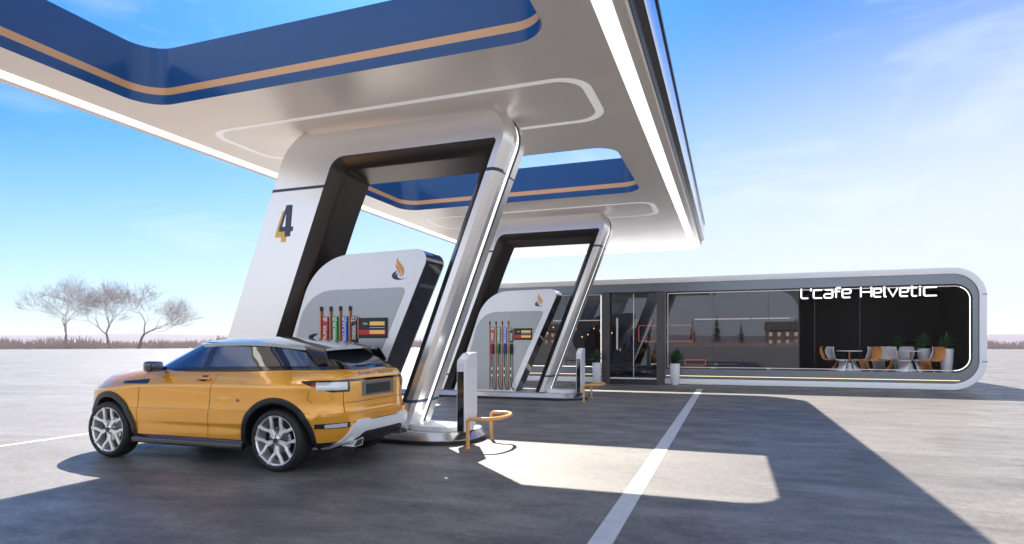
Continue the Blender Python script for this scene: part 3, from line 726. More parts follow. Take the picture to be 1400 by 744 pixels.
# rear and front glass: rays along u
def end_patch(vr, zr_, tree, off, name, m, sgn=1, nv=20, nz=6, parent=None, thick=0.004, shape=None):
    mb = MB(); A = []; B = []
    for i in range(nv+1):
        for j in range(nz+1):
            t = j/nz; z = zr_[0]+(zr_[1]-zr_[0])*t; v0, v1 = (vr(t) if callable(vr) else vr); v = v0+(v1-v0)*i/nv
            if shape: z = shape(v, t)
            h = tree.ray_cast(Vector(cpt(2.2+sgn*4, v, z)), Vector((-sgn, 0, 0)))
            x = h[0].x if h[0] is not None else CARX+2.2+sgn*2
            A.append((x+sgn*off, CARY+v, z)); B.append((x+sgn*(off-thick), CARY+v, z))
    W = nz+1; n = len(A); fs = [(i*W+j, i*W+j+1, (i+1)*W+j+1, (i+1)*W+j) for i in range(nv) for j in range(nz)]
    mb.add(A+B, fs+[tuple(n+k for k in f[::-1]) for f in fs]
        + [(i*W, (i+1)*W, n+(i+1)*W, n+i*W) for i in range(nv)] + [(i*W+nz, (i+1)*W+nz, n+(i+1)*W+nz, n+i*W+nz) for i in range(nv)]
        + [(j, j+1, n+j+1, n+j) for j in range(nz)] + [(nv*W+j, nv*W+j+1, n+nv*W+j+1, n+nv*W+j) for j in range(nz)])
    return mb.build(name, m, parent or CAR, angle=40)
end_patch(lambda t: (-0.70+0.10*t, 0.70-0.10*t), (1.225, 1.385), GV, 0.004, 'rear_window', 'car_glass')
end_patch(lambda t: (-0.74+0.16*t, 0.74-0.16*t), (1.20, 1.485), GV, 0.004, 'windscreen', 'car_glass', sgn=-1)
# roof with spoiler
def zroof(u, q): return lerp_tab([(1.78, 1.505), (2.1, 1.545), (2.5, 1.575), (2.9, 1.58), (3.3, 1.565), (3.7, 1.525), (4.0, 1.478), (4.14, 1.455)], u) - 0.055*q*q - 0.02*q**6
A = []; B = []; NQ = 18; us = [k/30 for k in range(31)]
for r_ in us:
    for k in range(NQ+1):
        q = -1+2*k/NQ
        uf = 1.80+0.42*abs(q)**3.0; ue = 4.12-0.20*abs(q)**2.5
        u = uf+(ue-uf)*r_; wv = 0.675-0.02*max(0, 2.2-u)/.4-0.06*max(0, (u-3)/1.1)
        z = zroof(u, q); A.append(cpt(u, q*wv, z)); B.append(cpt(u, q*(wv-0.006), z-0.03-0.01*(r_ < 0.9)))
mb = MB(); W = NQ+1; n = len(A); L = len(us)-1
fs = [(i*W+j, i*W+j+1, (i+1)*W+j+1, (i+1)*W+j) for i in range(L) for j in range(NQ)]
mb.add(A+B, fs+[tuple(n+k for k in f[::-1]) for f in fs]
    + [(i*W, (i+1)*W, n+(i+1)*W, n+i*W) for i in range(L)] + [(i*W+NQ, (i+1)*W+NQ, n+(i+1)*W+NQ, n+i*W+NQ) for i in range(L)]
    + [(j, j+1, n+j+1, n+j) for j in range(NQ)] + [(L*W+j, L*W+j+1, n+L*W+j+1, n+L*W+j) for j in range(NQ)])
roof = mb.build('roof', 'roof_paint', CAR, angle=50)
# spoiler fins at the roof sides
for s in (-1, 1):
    mb = MB(); mb.add([cpt(3.72, s*0.655, 1.462), cpt(3.98, s*0.60, 1.43), cpt(4.06, s*0.66, 1.27), cpt(3.96, s*0.715, 1.235),
                       cpt(3.72, s*0.635, 1.462), cpt(3.98, s*0.58, 1.43), cpt(4.06, s*0.63, 1.27), cpt(3.96, s*0.685, 1.235)],
                      [(0,1,2,3), (7,6,5,4), (0,4,5,1), (1,5,6,2), (2,6,7,3), (3,7,4,0)]); mb.build('spoiler_fin', 'gloss_black', roof, bevel=0.006)
mb = MB(); mb.tube([cpt(3.3, 0, 1.57), cpt(3.36, 0, 1.60), cpt(3.42, 0, 1.612)], [0.03, 0.02, 0.006], 10); mb.build('antenna', 'black', roof)

# panel lines laid on the flank
def groove(pts, wd=0.006, name='panel_gap', m='gap', s=-1, parent=None, off=0.0015, tree=None):
    P = []
    for (a, b) in zip(pts[:-1], pts[1:]):
        k = max(1, int(math.hypot(b[0]-a[0], b[1]-a[1])/0.03))
        P += [(a[0]+(b[0]-a[0])*i/k, a[1]+(b[1]-a[1])*i/k) for i in range(k)]
    P.append(pts[-1]); Lf = []; Rt = []
    for i, p in enumerate(P):
        a = P[max(i-1, 0)]; b = P[min(i+1, len(P)-1)]; t = norm((b[0]-a[0], b[1]-a[1])); nn = (-t[1]*wd/2, t[0]*wd/2)
        for Lst, q in ((Lf, (p[0]+nn[0], p[1]+nn[1])), (Rt, (p[0]-nn[0], p[1]-nn[1]))):
            Lst.append(cpt(q[0], side_v(q[0], q[1], s, tree)+s*off, q[1]))
    mb = MB(); mb.loops([Lf, Rt], False); return mb.build(name, m, parent or CAR, smooth=False)
for s in (-1, 1):
    groove([(2.52, .35), (2.54, .52), (2.56, .7), (2.58, .9), (2.62, 1.05), (2.63, 1.165)], s=s)
    groove([(1.36, .37), (1.37, .6), (1.40, .8), (1.42, 1.0), (1.45, 1.115)], s=s)
    groove([(3.99, .96), (3.96, .86), (4.02, .80)], s=s)
    hd = side_patch((2.33, 2.56, lambda u: 1.055, lambda u: 1.08), BV, 0.035, 0.014, 'door_handle', 'paint', s, nu=10, nz=2)
    side_patch((2.40, 2.49, lambda u: 1.03, lambda u: 1.10), BV, 0.003, 0.002, 'handle_recess', 'gap', s, nu=6, nz=3, parent=hd)
    side_patch((1.10, 1.55, lambda u: 0.975+(u-1.1)*0.02, lambda u: 1.005+(u-1.1)*0.08), BV, 0.006, 0.004, 'side_vent', 'gloss_black', s, nu=10, nz=2)
    side_patch((2.98, 3.03, lambda u: 0.80, lambda u: 0.83), BV, 0.004, 0.003, 'side_marker', 'lens_red', s, nu=3, nz=2)
    # bright trim along the belt line
    side_patch((1.50, 3.95, lambda u: belt(u)-0.012, lambda u: belt(u)+0.002), GV, 0.006, 0.005, 'belt_trim', 'gloss_black', s, nu=50, nz=1)
# corner patches (lamps) cast from a vertical axis outward
def corner_patch(s, th0, th1, zlo, zhi, off, name, m, thick=0.006, u0=3.75, v0=0.5, nt=20, nz=4, parent=None, sgn=1, tree=None):
    A = []; B = []
    for i in range(nt+1):
        th = math.radians(th0+(th1-th0)*i/nt); d = Vector((sgn*math.cos(th), s*math.sin(th), 0))
        for j in range(nz+1):
            a, b = zlo(i/nt), zhi(i/nt); z = a+(b-a)*j/nz; o = Vector(cpt(u0, s*v0, z))
            h = (tree or BV).ray_cast(o+d*3, -d); hit = h[0] if h[0] is not None else o+d*.5
            A.append(tuple(hit+d*off)); B.append(tuple(hit+d*(off-thick)))
    mb = MB(); W = nz+1; n = len(A); fs = [(i*W+j, i*W+j+1, (i+1)*W+j+1, (i+1)*W+j) for i in range(nt) for j in range(nz)]
    mb.add(A+B, fs+[tuple(n+k for k in f[::-1]) for f in fs]
        + [(i*W, (i+1)*W, n+(i+1)*W, n+i*W) for i in range(nt)] + [(i*W+nz, (i+1)*W+nz, n+(i+1)*W+nz, n+i*W+nz) for i in range(nt)]
        + [(j, j+1, n+j+1, n+j) for j in range(nz)] + [(nt*W+j, nt*W+j+1, n+nt*W+j+1, n+nt*W+j) for j in range(nz)])
    return mb.build(name, m, parent or CAR, angle=40)
for s in (-1, 1):
    tlm = corner_patch(s, 72, 8, lambda t: 1.045-0.115*min(1, t*1.6), lambda t: 1.06+0.012*t, 0.006, 'tail_light', 'gloss_black')
    corner_patch(s, 50, 12, lambda t: 0.955, lambda t: 1.045, 0.012, 'lamp_lens', 'lens', parent=tlm)
    corner_patch(s, 56, 51, lambda t: 0.99, lambda t: 1.04, 0.011, 'lamp_lens', 'lens_red', parent=tlm)
    fl_ = corner_patch(s, 52, 14, lambda t: 0.515+0.01*t, lambda t: 0.57+0.02*t, 0.004, 'rear_reflector', 'gloss_black')
    corner_patch(s, 40, 17, lambda t: 0.525+0.01*t, lambda t: 0.565+0.015*t, 0.009, 'reflector_lens', 'lens', parent=fl_)
    corner_patch(s, 58, 12, lambda t: 0.90-0.02*t, lambda t: 0.945, 0.006, 'headlight', 'lens', u0=0.62, v0=0.42, sgn=-1)
# tailgate
for s in (-1, 1):
    pts = [(s*0.66, 0.69), (s*0.665, 0.80), (s*0.665, 0.93)]
    mb = MB()
    for (a, b) in zip(pts[:-1], pts[1:]):
        q = []
        for v, z in (a, b):
            for dv in (-0.003, 0.003):
                h = BV.ray_cast(Vector(cpt(6, v+dv, z)), Vector((-1, 0, 0))); q.append((h[0].x+0.0015, CARY+v+dv, z))
        mb.add(q, [(0, 1, 3, 2)])
    mb.build('panel_gap', 'gap', CAR, smooth=False)
end_patch((-0.62, 0.62), (1.045, 1.075), BV, 0.008, 'light_bar', 'gloss_black', nz=2)
end_patch((-0.66, 0.66), (0.80, 0.806), BV, 0.003, 'tailgate_crease', 'gap', nz=1)
ps = end_patch((-0.36, 0.36), (0.855, 1.035), BV, 0.004, 'plate_surround', 'badge', nz=2)
end_patch((-0.27, 0.27), (0.88, 1.00), BV, 0.010, 'number_plate', 'black', nz=2, parent=ps)
for i, ch in enumerate('RANGE ROVER'):
    if ch == ' ': continue
    v = -0.36+i*0.072
    h = BV.ray_cast(Vector(cpt(6, v, 1.125)), Vector((-1, 0, 0)))
    text_obj(ch, 0.062, 'badge', (h[0].x+0.004, CARY+v, 1.125), Matrix.Rotation(PI/2, 3, 'Z') @ Matrix.Rotation(PI/2-0.25, 3, 'X'), CAR, name='badge_letter', ext=0.002, offset=0.001, sx=1.1)
# black bumper insert and silver skid plate
end_patch((-0.60, 0.60), (0.36, 0.60), BV, 0.004, 'bumper_insert', 'black', nz=8, shape=lambda v, t: 0.30+(0.585-0.30)*t)
def skid_pt(v, z):
    h = BV.ray_cast(Vector(cpt(6, v, max(z, .26))), Vector((-1, 0, 0))); return ((h[0].x if h[0] is not None else CARX+4.3)+0.022, CARY+v, z)
def skid_poly(strip_):
    A = []; B = []
    for (va, za), (vb, zb) in strip_:
        for k in range(5):
            t = k/4; p = skid_pt(va+(vb-va)*t, za+(zb-za)*t); A.append(p); B.append((p[0]-0.02, p[1], p[2]))
    mb = MB(); n = len(A); L = len(strip_)-1; W = 5
    fs = [(i*W+j, i*W+j+1, (i+1)*W+j+1, (i+1)*W+j) for i in range(L) for j in range(4)]
    mb.add(A+B, fs+[tuple(n+k for k in f[::-1]) for f in fs]+[(i*W, (i+1)*W, n+(i+1)*W, n+i*W) for i in range(L)]+[(i*W+4, (i+1)*W+4, n+(i+1)*W+4, n+i*W+4) for i in range(L)]
        + [(j, j+1, n+j+1, n+j) for j in range(4)]+[(L*W+j, L*W+j+1, n+L*W+j+1, n+L*W+j) for j in range(4)])
    return mb
o_ = [(-0.78, 0.262), (-0.72, 0.36), (-0.65, 0.47), (-0.61, 0.56), (-0.54, 0.605), (-0.36, 0.605), (-0.30, 0.58), (-0.1, 0.577)]
i_ = [(-0.68, 0.262), (-0.585, 0.35), (-0.50, 0.40), (-0.45, 0.435), (-0.40, 0.45), (-0.34, 0.452), (-0.28, 0.45), (-0.1, 0.45)]
strip_ = list(zip(o_, i_)) + [((-a[0], a[1]), (-b[0], b[1])) for a, b in list(zip(o_, i_))[::-1]]
sk = skid_poly(strip_).build('skid_plate', 'skid', CAR, angle=50)
for s in (-1, 1):
    x0 = CARX+4.34
    pts = [(s*0.63, 0.285), (s*0.56, 0.365), (s*0.42, 0.385), (s*0.44, 0.295)]
    mb = MB(); mb.prism(rpoly([(CARY+p[0], p[1], 0.012) for p in pts], 4), x0-0.12, x0+0.055, 'X'); ex = mb.build('exhaust_tip', 'chrome', CAR)
    ctr = (sum(p[0] for p in pts)/4, sum(p[1] for p in pts)/4)
    mb = MB(); mb.prism([(CARY+ctr[0]+(p[0]-ctr[0])*0.82, ctr[1]+(p[1]-ctr[1])*0.78) for p in pts], x0+0.05, x0+0.057, 'X'); mb.build('exhaust_opening', 'black', ex, smooth=False)
# mirrors
for s in (-1, 1):
    mb = MB(); secs = []
    for (u, v0, v1, z0, z1) in ((1.60, .90, 1.03, 1.165, 1.245), (1.63, .88, 1.06, 1.135, 1.265), (1.70, .875, 1.07, 1.13, 1.27), (1.755, .885, 1.06, 1.14, 1.26)):
        secs.append([cpt(u, s*p[0], p[1]) for p in rrect(v0, v1, z0, z1, 0.035, 4)])
    mb.loops(secs, True, True); mi = mb.build('door_mirror', 'gloss_black', CAR, angle=50)
    mb = MB(); mb.prism([(p[0], p[1]) for p in rrect(CARY+min(s*.895, s*1.05), CARY+max(s*.895, s*1.05), 1.15, 1.25, 0.03, 4)], CARX+1.7555, CARX+1.759, 'X'); mb.build('mirror_glass', 'chrome', mi)
    mb = MB(); mb.tube([cpt(1.70, s*0.80, 1.17), cpt(1.70, s*0.90, 1.17)], 0.028, 8); mb.build('mirror_arm', 'black', mi)
# grille, wipers, seats
end_patch((-0.45, 0.45), (0.74, 0.86), BV, 0.006, 'front_grille', 'black', sgn=-1, nz=2)
# wheels
def wheel(u, s):
    cx_, cz = CARX+u, WR; cy = CARY + s*0.955     # outer face
    d = -s
    Y = lambda t: cy + d*t
    W_ = None
    mb = MB(); prof = [(0.286, 0.016), (0.295, 0.005), (0.312, 0.0), (0.338, 0.008), (0.355, 0.026), (0.3645, 0.05), (0.365, 0.12), (0.3645, 0.19), (0.352, 0.222), (0.31, 0.238), (0.286, 0.22)]
    mb.lathe([(r, d*t) for r, t in prof], (cx_, cy, cz), 72, 'Y'); mb.f = mb.f[:-2]; mb.mi = mb.mi[:-2]
    wh = mb.build('wheel', 'tyre', CAR, angle=40)
    mb = MB(); mb.lathe([(0.290, d*0.004), (0.296, d*0.010), (0.286, d*0.02), (0.272, d*0.03), (0.266, d*0.07), (0.264, d*0.2)], (cx_, cy, cz), 64, 'Y')
    # open barrel: drop the caps
    mb.f = mb.f[:-2]; mb.mi = mb.mi[:-2]; mb.build('rim', 'alloy', wh)
    mb = MB(); mb.lathe([(0.155, d*0.10), (0.155, d*0.125)], (cx_, cy, cz), 40, 'Y'); mb.build('brake_disc', 'steel', wh)
    mb = MB(); mb.lathe([(0.263, d*0.16), (0.263, d*0.17)], (cx_, cy, cz), 40, 'Y'); mb.build('wheel_back', 'black', wh, smooth=False)
    # spokes: five split spokes forming hexagonal windows
    mb = MB()
    def bar(p, q, w0, w1, y0, y1, th=0.030):
        a = Vector(p); b = Vector(q); t = (b-a).normalized(); nn = Vector((-t.y, t.x))
        ring = []
        for c_, w_, yy in ((a, w0, y0), (b, w1, y1)):
            L_ = c_+nn*w_/2; R_ = c_-nn*w_/2; l2 = c_+nn*w_*0.34; r2 = c_-nn*w_*0.34
            ring.append([(cx_+L_.x, Y(yy+0.008), cz+L_.y), (cx_+l2.x, Y(yy), cz+l2.y), (cx_+r2.x, Y(yy), cz+r2.y), (cx_+R_.x, Y(yy+0.008), cz+R_.y), (cx_+R_.x, Y(yy+th), cz+R_.y), (cx_+L_.x, Y(yy+th), cz+L_.y)])
        mb.loops(ring, True, True)
    P = lambda r_, a: (r_*math.cos(a), r_*math.sin(a))
    for k in range(5):
        a0 = PI/2 + k*2*PI/5
        for sg in (-1, 1):
            a_in = a0+sg*math.radians(30); a_mid = a0+sg*math.radians(23)
            bar(P(0.045, a0+sg*math.radians(34)), P(0.150, a_in), 0.036, 0.038, 0.030, 0.026)
            bar(P(0.145, a_in), P(0.208, a0+sg*math.radians(18)), 0.038, 0.036, 0.026, 0.018)
            bar(P(0.203, a0+sg*math.radians(18.5)), P(0.290, a0+sg*math.radians(15)), 0.036, 0.048, 0.018, 0.010)
    mb.build('spokes', 'alloy', wh, angle=25)
    mb = MB(); mb.lathe([(0.062, d*0.030), (0.05, d*0.024), (0.036, d*0.022), (0.034, d*0.05)], (cx_, cy, cz), 30, 'Y'); hb = mb.build('hub', 'alloy', wh)
    mb = MB(); mb.lathe([(0.033, d*0.015), (0.033, d*0.024)], (cx_, cy, cz), 24, 'Y'); mb.build('hub_cap', 'dark_steel', hb) if False else mb.build('hub_cap', 'dark_steel', wh)
    for k in range(5):
        a = PI/2+k*2*PI/5
        mb = MB(); mb.lathe([(0.010, d*0.018), (0.010, d*0.03)], (cx_+0.052*math.cos(a), cy, cz+0.052*math.sin(a)), 10, 'Y'); mb.build('wheel_nut', 'dark_steel', wh)
for u in (UA, UB):
    for s in (-1, 1): wheel(u, s)

# ------------------------------------------------------------------ cafe
KX0, KX1, KY, KD, KZ, KR = -11.2, 7.42, 22.4, 30.5, 3.85, 0.92
CF = thing('cafe_building', 'long low cafe pavilion with rounded white shell and dark glazed front behind the canopy', 'cafe building', (-1.9, 26, 0))
def krect(d, y, r=None): return [(p[0], y, p[1]) for p in rrect(KX0+d, KX1-d, 0.012+d, KZ-d, (r if r is not None else KR-d), 16)]
mb = MB(); mb.loops([krect(0.20, KY+0.015), krect(0.135, KY), krect(0.02, KY-0.0), krect(0.0, KY+0.02), krect(0, KD-0.02), krect(0.02, KD)]); 
mb.add(krect(0.02, KD), [tuple(range(len(krect(0, 0))))]); mb.build('shell', 'rim_white', CF)
mb = MB()
for z in (2.99, 0.91): mb.box(KX1-0.002, KX1+0.003, KY+0.005, KD, z-0.012, z+0.012); mb.box(KX1-0.13, KX1+0.003, KY-0.003, KY+0.004, z-0.012, z+0.012)
mb.build('shell_seam', 'dark_steel', CF, smooth=False)
# facade plate with openings, set 3 cm behind the shell lip
FY = KY+0.05
M['led_dim'] = mat('led_dim', (0.75, 0.70, 0.68), 0.4, emit=(1, 0.9, 0.85), estr=0.03)
WINS = [(-10.6, -4.50, 0.56, 3.33, 'L'), (-4.19, -2.49, 0.0, 3.33, 'D'), (-2.17, 7.06, 0.56, 3.33, 'R')]
def wshape(wn, d=0.0):
    x0, x1, z0, z1, k = wn; r = 0.48-d
    if k == 'R': return rpoly([(x0+d, z0+d, 0.02), (x1-d, z0+d, r), (x1-d, z1-d, r), (x0+d, z1-d, 0.02)], 12)
    if k == 'L': return rpoly([(x0+d, z0+d, r), (x1-d, z0+d, 0.02), (x1-d, z1-d, 0.02), (x0+d, z1-d, r)], 12)
    return [(x0, 0.17), (x1, 0.17), (x1, z1), (x0, z1)]
def fill_with_holes(outer, holes_, y):
    bm = bmesh.new(); es = []
    for lp in [outer]+holes_:
        vs = [bm.verts.new((p[0], y, p[1])) for p in lp]; es += [bm.edges.new((vs[i], vs[(i+1) % len(vs)])) for i in range(len(vs))]
    bmesh.ops.triangle_fill(bm, edges=es, use_beauty=True); bm.verts.index_update()
    mb = MB(); mb.add([v.co.copy() for v in bm.verts], [[v.index for v in f.verts] for f in bm.faces]); bm.free(); return mb
outp = [(p[0], p[2]) for p in krect(0.14, 0)]
mb = fill_with_holes(outp, [wshape(q) for q in WINS], FY)
for q in WINS:
    wsq = wshape(q); mb.loops([[(p[0], FY, p[1]) for p in wsq], [(p[0], FY+0.18, p[1]) for p in wsq]])
mb.build('facade_frame', 'facade', CF, angle=30)
mb = MB(); mb.loops([[(p[0], KY+0.005, p[1]) for p in outp], [(p[0], FY+0.01, p[1]) for p in outp]]); mb.build('facade_reveal', 'facade', CF)
# glowing outlines of the big windows, the left half of the facade is darker metal
for q in WINS:
    if q[4] == 'D': continue
    a = wshape(q, 0.05 if q[4] == 'R' else 0.03); b = wshape(q, 0.076 if q[4] == 'R' else 0.05); mb = MB()
    mb.loops([[(p[0], FY+0.03, p[1]) for p in a], [(p[0], FY+0.02, p[1]) for p in a], [(p[0], FY+0.02, p[1]) for p in b], [(p[0], FY+0.03, p[1]) for p in b]])
    mb.mi = [1 if sum(mb.v[i][2] for i in f)/len(f) > 3.24 or (q[4] == 'R' and sum(mb.v[i][0] for i in f)/len(f) < 6) else 0 for f in mb.f]
    mb.build('light_outline', ['led', 'led_dim'], CF, smooth=False)
mb = MB(); mb.box(-2.17, 6.72, FY-0.010, FY-0.001, 0.305, 0.325); mb.build('amber_line', 'amber_led', CF, smooth=False)
mb = MB(); mb.box(-10.4, -4.5, FY-0.010, FY-0.001, 0.305, 0.325); mb.build('amber_line', 'amber_led', CF, smooth=False)
for x0, x1 in ((-2.49, -2.20), (-4.47, -4.19)):
    mb = MB(); mb.box(x0, x1, KY-0.06, FY+0.15, 0.0, 3.36); mb.build('door_post', 'post', CF, bevel=0.008)
mb = MB(); mb.box(-4.47, -2.20, KY-0.05, FY-0.002, 3.345, 3.60); mb.build('door_lintel', 'facade', CF, bevel=0.008)
# interior
mb = MB()
IX0, IX1, IY0, IY1, IZ0, IZ1 = -10.8, 7.22, FY+0.19, 29.0, 0.50, 3.42
mb.box(IX0, IX1, IY0, IY1, IZ0-0.1, IZ0); mb.build('interior_floor', 'floor_in', CF, smooth=False)
mb = MB(); mb.box(IX0, IX1, IY1, IY1+0.1, IZ0, IZ1); mb.box(IX0-0.1, IX0, IY0, IY1, IZ0, IZ1); mb.box(IX1, IX1+0.05, IY0, IY1, IZ0, IZ1); mb.build('interior_wall', 'wall_dark', CF, smooth=False)
mb = MB(); mb.box(IX0, IX1, IY0, IY1, IZ1, IZ1+0.1); mb.build('ceiling_panel', 'wall_dark', CF, smooth=False)
# terrace: back wall with thin joints and divider on the left
TX = 2.2; TY = 26.2
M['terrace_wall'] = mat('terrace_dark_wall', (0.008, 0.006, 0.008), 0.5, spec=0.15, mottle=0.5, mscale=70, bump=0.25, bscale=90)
mb = MB(); mb.box(TX, IX1, TY, TY+0.1, IZ0, IZ1); mb.build('terrace_wall', 'terrace_wall', CF, smooth=False)
for x in (3.1, 4.65):
    mb = MB(); mb.box(x-0.012, x+0.012, TY-0.012, TY-0.001, IZ0, IZ1); mb.build('wall_joint', 'dark_steel', CF, smooth=False)
mb = MB(); mb.box(TX-0.04, TX, FY+0.2, TY, IZ0, IZ1); mb.build('terrace_divider', 'wall_dark', CF, smooth=False)
# glazing left of the terrace, with a rounded upper corner, and joints
gl = rpoly([(-2.15, 0.57, 0.01), (TX, 0.57, 0.01), (TX, 3.32, 0.75), (-2.15, 3.32, 0.01)], 12)
GY = FY+0.10
mb = MB(); mb.add([(p[0], GY, p[1]) for p in gl], [tuple(range(len(gl)))]); mb.build('window_pane', 'cafe_glass', CF, smooth=False)
gi = rpoly([(-2.15, 0.57, 0.01), (TX-0.035, 0.57, 0.01), (TX-0.035, 3.285, 0.72), (-2.15, 3.285, 0.01)], 12)
mb = MB(); n_ = len(gl); mb.loops([[(p[0], GY-0.02, p[1]) for p in gl], [(p[0], GY-0.02, p[1]) for p in gi]]); mb.build('glazing_edge', 'dark_steel', CF, smooth=False)
cl = [(TX, GY+0.02, 3.32), (TX-0.75, GY+0.02, 3.32)]
mb = MB(); mb.add([(p[0], GY+0.03, p[1]) for p in [(TX, 3.42), (TX-0.8, 3.42)]+[q for q in gl if q[0] > TX-0.76 and q[1] > 2.5][::-1]], [tuple(range(2+len([q for q in gl if q[0] > TX-0.76 and q[1] > 2.5])))]); mb.build('glazing_corner', 'wall_dark', CF, smooth=False)
for x in (-0.56, 1.24):
    mb = MB(); mb.box(x-0.008, x+0.008, GY-0.012, GY+0.012, 0.57, 3.32); mb.build('glazing_joint', 'dark_steel', CF, smooth=False)
    mb = MB(); mb.box(x-0.06, x+0.06, GY-0.02, GY-0.013, 0.58, 0.64); mb.build('glass_clamp', 'chrome', CF, bevel=0.004)
mb = MB(); mb.add([(-10.58, GY, 0.57), (-4.52, GY, 0.57), (-4.52, GY, 3.32), (-10.58, GY, 3.32)], [(0, 1, 2, 3)]); mb.build('window_pane', 'cafe_glass', CF, smooth=False)
for x in (-5.9, -7.6, -9.2):
    mb = MB(); mb.box(x-0.008, x+0.008, GY-0.012, GY+0.012, 0.57, 3.32); mb.build('glazing_joint', 'dark_steel', CF, smooth=False)
# doors
for x0, x1, hx in ((-4.17, -3.35, -3.94), (-3.33, -2.51, None)):
    mb = MB(); mb.add([(x0, GY, 0.17), (x1, GY, 0.17), (x1, GY, 3.31), (x0, GY, 3.31)], [(0, 1, 2, 3)]); dr = mb.build('glass_door', 'cafe_glass', CF, smooth=False)
    if hx: mb = MB(); mb.tube([(hx, GY-0.07, 1.24), (hx, GY-0.07, 2.41)], 0.035, 12); mb.build('pull_handle', 'white_pt', dr)
    mb = MB(); mb.box(x0+0.02, x1-0.02, GY-0.015, GY-0.005, 2.55, 2.56); mb.build('door_rail', 'dark_steel', dr, smooth=False)
mb = MB(); mb.box(-3.352, -3.328, GY-0.02, GY+0.01, 0.17, 3.31); mb.build('door_stile', 'silver', CF, bevel=0.004)
mb = MB(); mb.box(-4.189, -2.491, KY-0.012, GY+0.02, 0.004, 0.168); mb.box(-4.3, -2.38, KY-0.5, KY-0.013, 0.004, 0.02); mb.build('threshold', 'dark_steel', CF, smooth=False)
mb = MB(); mb.box(-4.19, -2.49, GY+0.5, GY+1.49, 0.1, 0.16); mb.build('entrance_floor', 'floor_in', CF, smooth=False)
mb = MB(); mb.box(-4.19, -2.49, GY+1.5, GY+1.52, 0.16, 0.5); mb.build('entrance_step', 'floor_in', CF, smooth=False)
mb = MB(); mb.box(-3.5, -2.3, GY+1.40, GY+1.49, 0.40, 0.47); mb.build('step_light', 'led_soft', CF, smooth=False)
# hanging line lights, neon frames, counter, string lights inside
def line_light(x0, x1, y, z, lab):
    t = thing('line_light', lab, 'ceiling light', ((x0+x1)/2, y, IZ1), 'line lights in the cafe')
    mb = MB(); mb.box(x0, x1, y-0.03, y+0.03, z, z+0.035); mb.build('light_bar', 'led', t, smooth=False)
    for x in (x0+0.1, x1-0.1): mb = MB(); mb.tube([(x, y, z+0.035), (x, y, IZ1)], 0.004, 6); mb.build('hanging_wire', 'black', t)
line_light(-1.35, 0.75, 25.5, 2.42, 'white line light hanging in the middle of the cafe window, its left one')
line_light(0.80, 2.15, 25.4, 2.42, 'white line light hanging beside the terrace divider')
line_light(-7.2, -4.8, 25.3, 2.42, 'white line light hanging behind the window beside the door')
def neon(x0, x1, z0, z1, y, lab, r=0.08):
    mb = MB(); a = rrect(x0, x1, z0, z1, r, 6); b = rrect(x0+0.03, x1-0.03, z0+0.03, z1-0.03, r-0.02, 6)
    mb.loops([[(p[0], y, p[1]) for p in a], [(p[0], y-0.02, p[1]) for p in a], [(p[0], y-0.02, p[1]) for p in b], [(p[0], y, p[1]) for p in b]]); o = mb.build('neon_frame', 'neon', None, smooth=False)
    tag(o, lab, 'neon frame')
neon(-3.58, -1.40, 1.54, 2.22, 25.5, 'wide orange glowing frame hanging behind the cafe door')
neon(-1.72, -0.90, 0.57, 0.82, 25.5, 'small orange glowing frame low behind the cafe window', 0.05)
CT = thing('counter', 'dark cafe counter with orange edge behind the window', 'counter', (-1.3, 26.4, IZ0))
mb = MB(); mb.box(-2.3, 0.4, 26.0, 26.7, IZ0, 1.42); mb.build('counter_body', 'wall_dark', CT, bevel=0.02)
mb = MB(); mb.box(-2.35, 0.45, 25.95, 26.75, 1.42, 1.46); mb.build('counter_top', 'neon', CT, bevel=0.01) if False else mb.build('counter_top', 'dark_steel', CT, bevel=0.01)
SF = thing('sofa', 'orange sofa behind the cafe window left of the door', 'sofa', (-7.4, 24.6, IZ0))
mb = MB(); mb.box(-8.3, -6.6, 24.2, 25.0, IZ0, IZ0+0.42); mb.build('seat', 'chair_orange', SF, bevel=0.06, seg=4)
mb = MB(); mb.box(-8.3, -6.6, 24.95, 25.2, IZ0, IZ0+0.85); mb.build('backrest', 'chair_orange', SF, bevel=0.06, seg=4)
for k, (x0, x1) in enumerate(((-8.5, -8.3), (-6.6, -6.4))):
    mb = MB(); mb.box(x0, x1, 24.2, 25.2, IZ0, IZ0+0.6); mb.build('armrest', 'chair_orange', SF, bevel=0.05, seg=4)
ST = thing('string_light', 'string of small warm bulbs behind the window left of the cafe door', 'string light', (-5.8, 25.8, 2.2))
rnd = random.Random(3); wire = []
for k in range(13):
    x = -7.6+k*0.26; z = 1.95+0.22*math.sin(k*1.7)+rnd.uniform(-.05, .05); wire.append((x, 25.8, z+0.03))
    mb = MB(); mb.lathe([(0.005, -0.03), (0.024, -0.012), (0.024, 0.012), (0.005, 0.03)], (x, 25.8, z), 8); mb.build('bulb', 'bulb', ST)
mb = MB(); mb.tube(wire, 0.004, 5); mb.build('wire', 'black', ST)

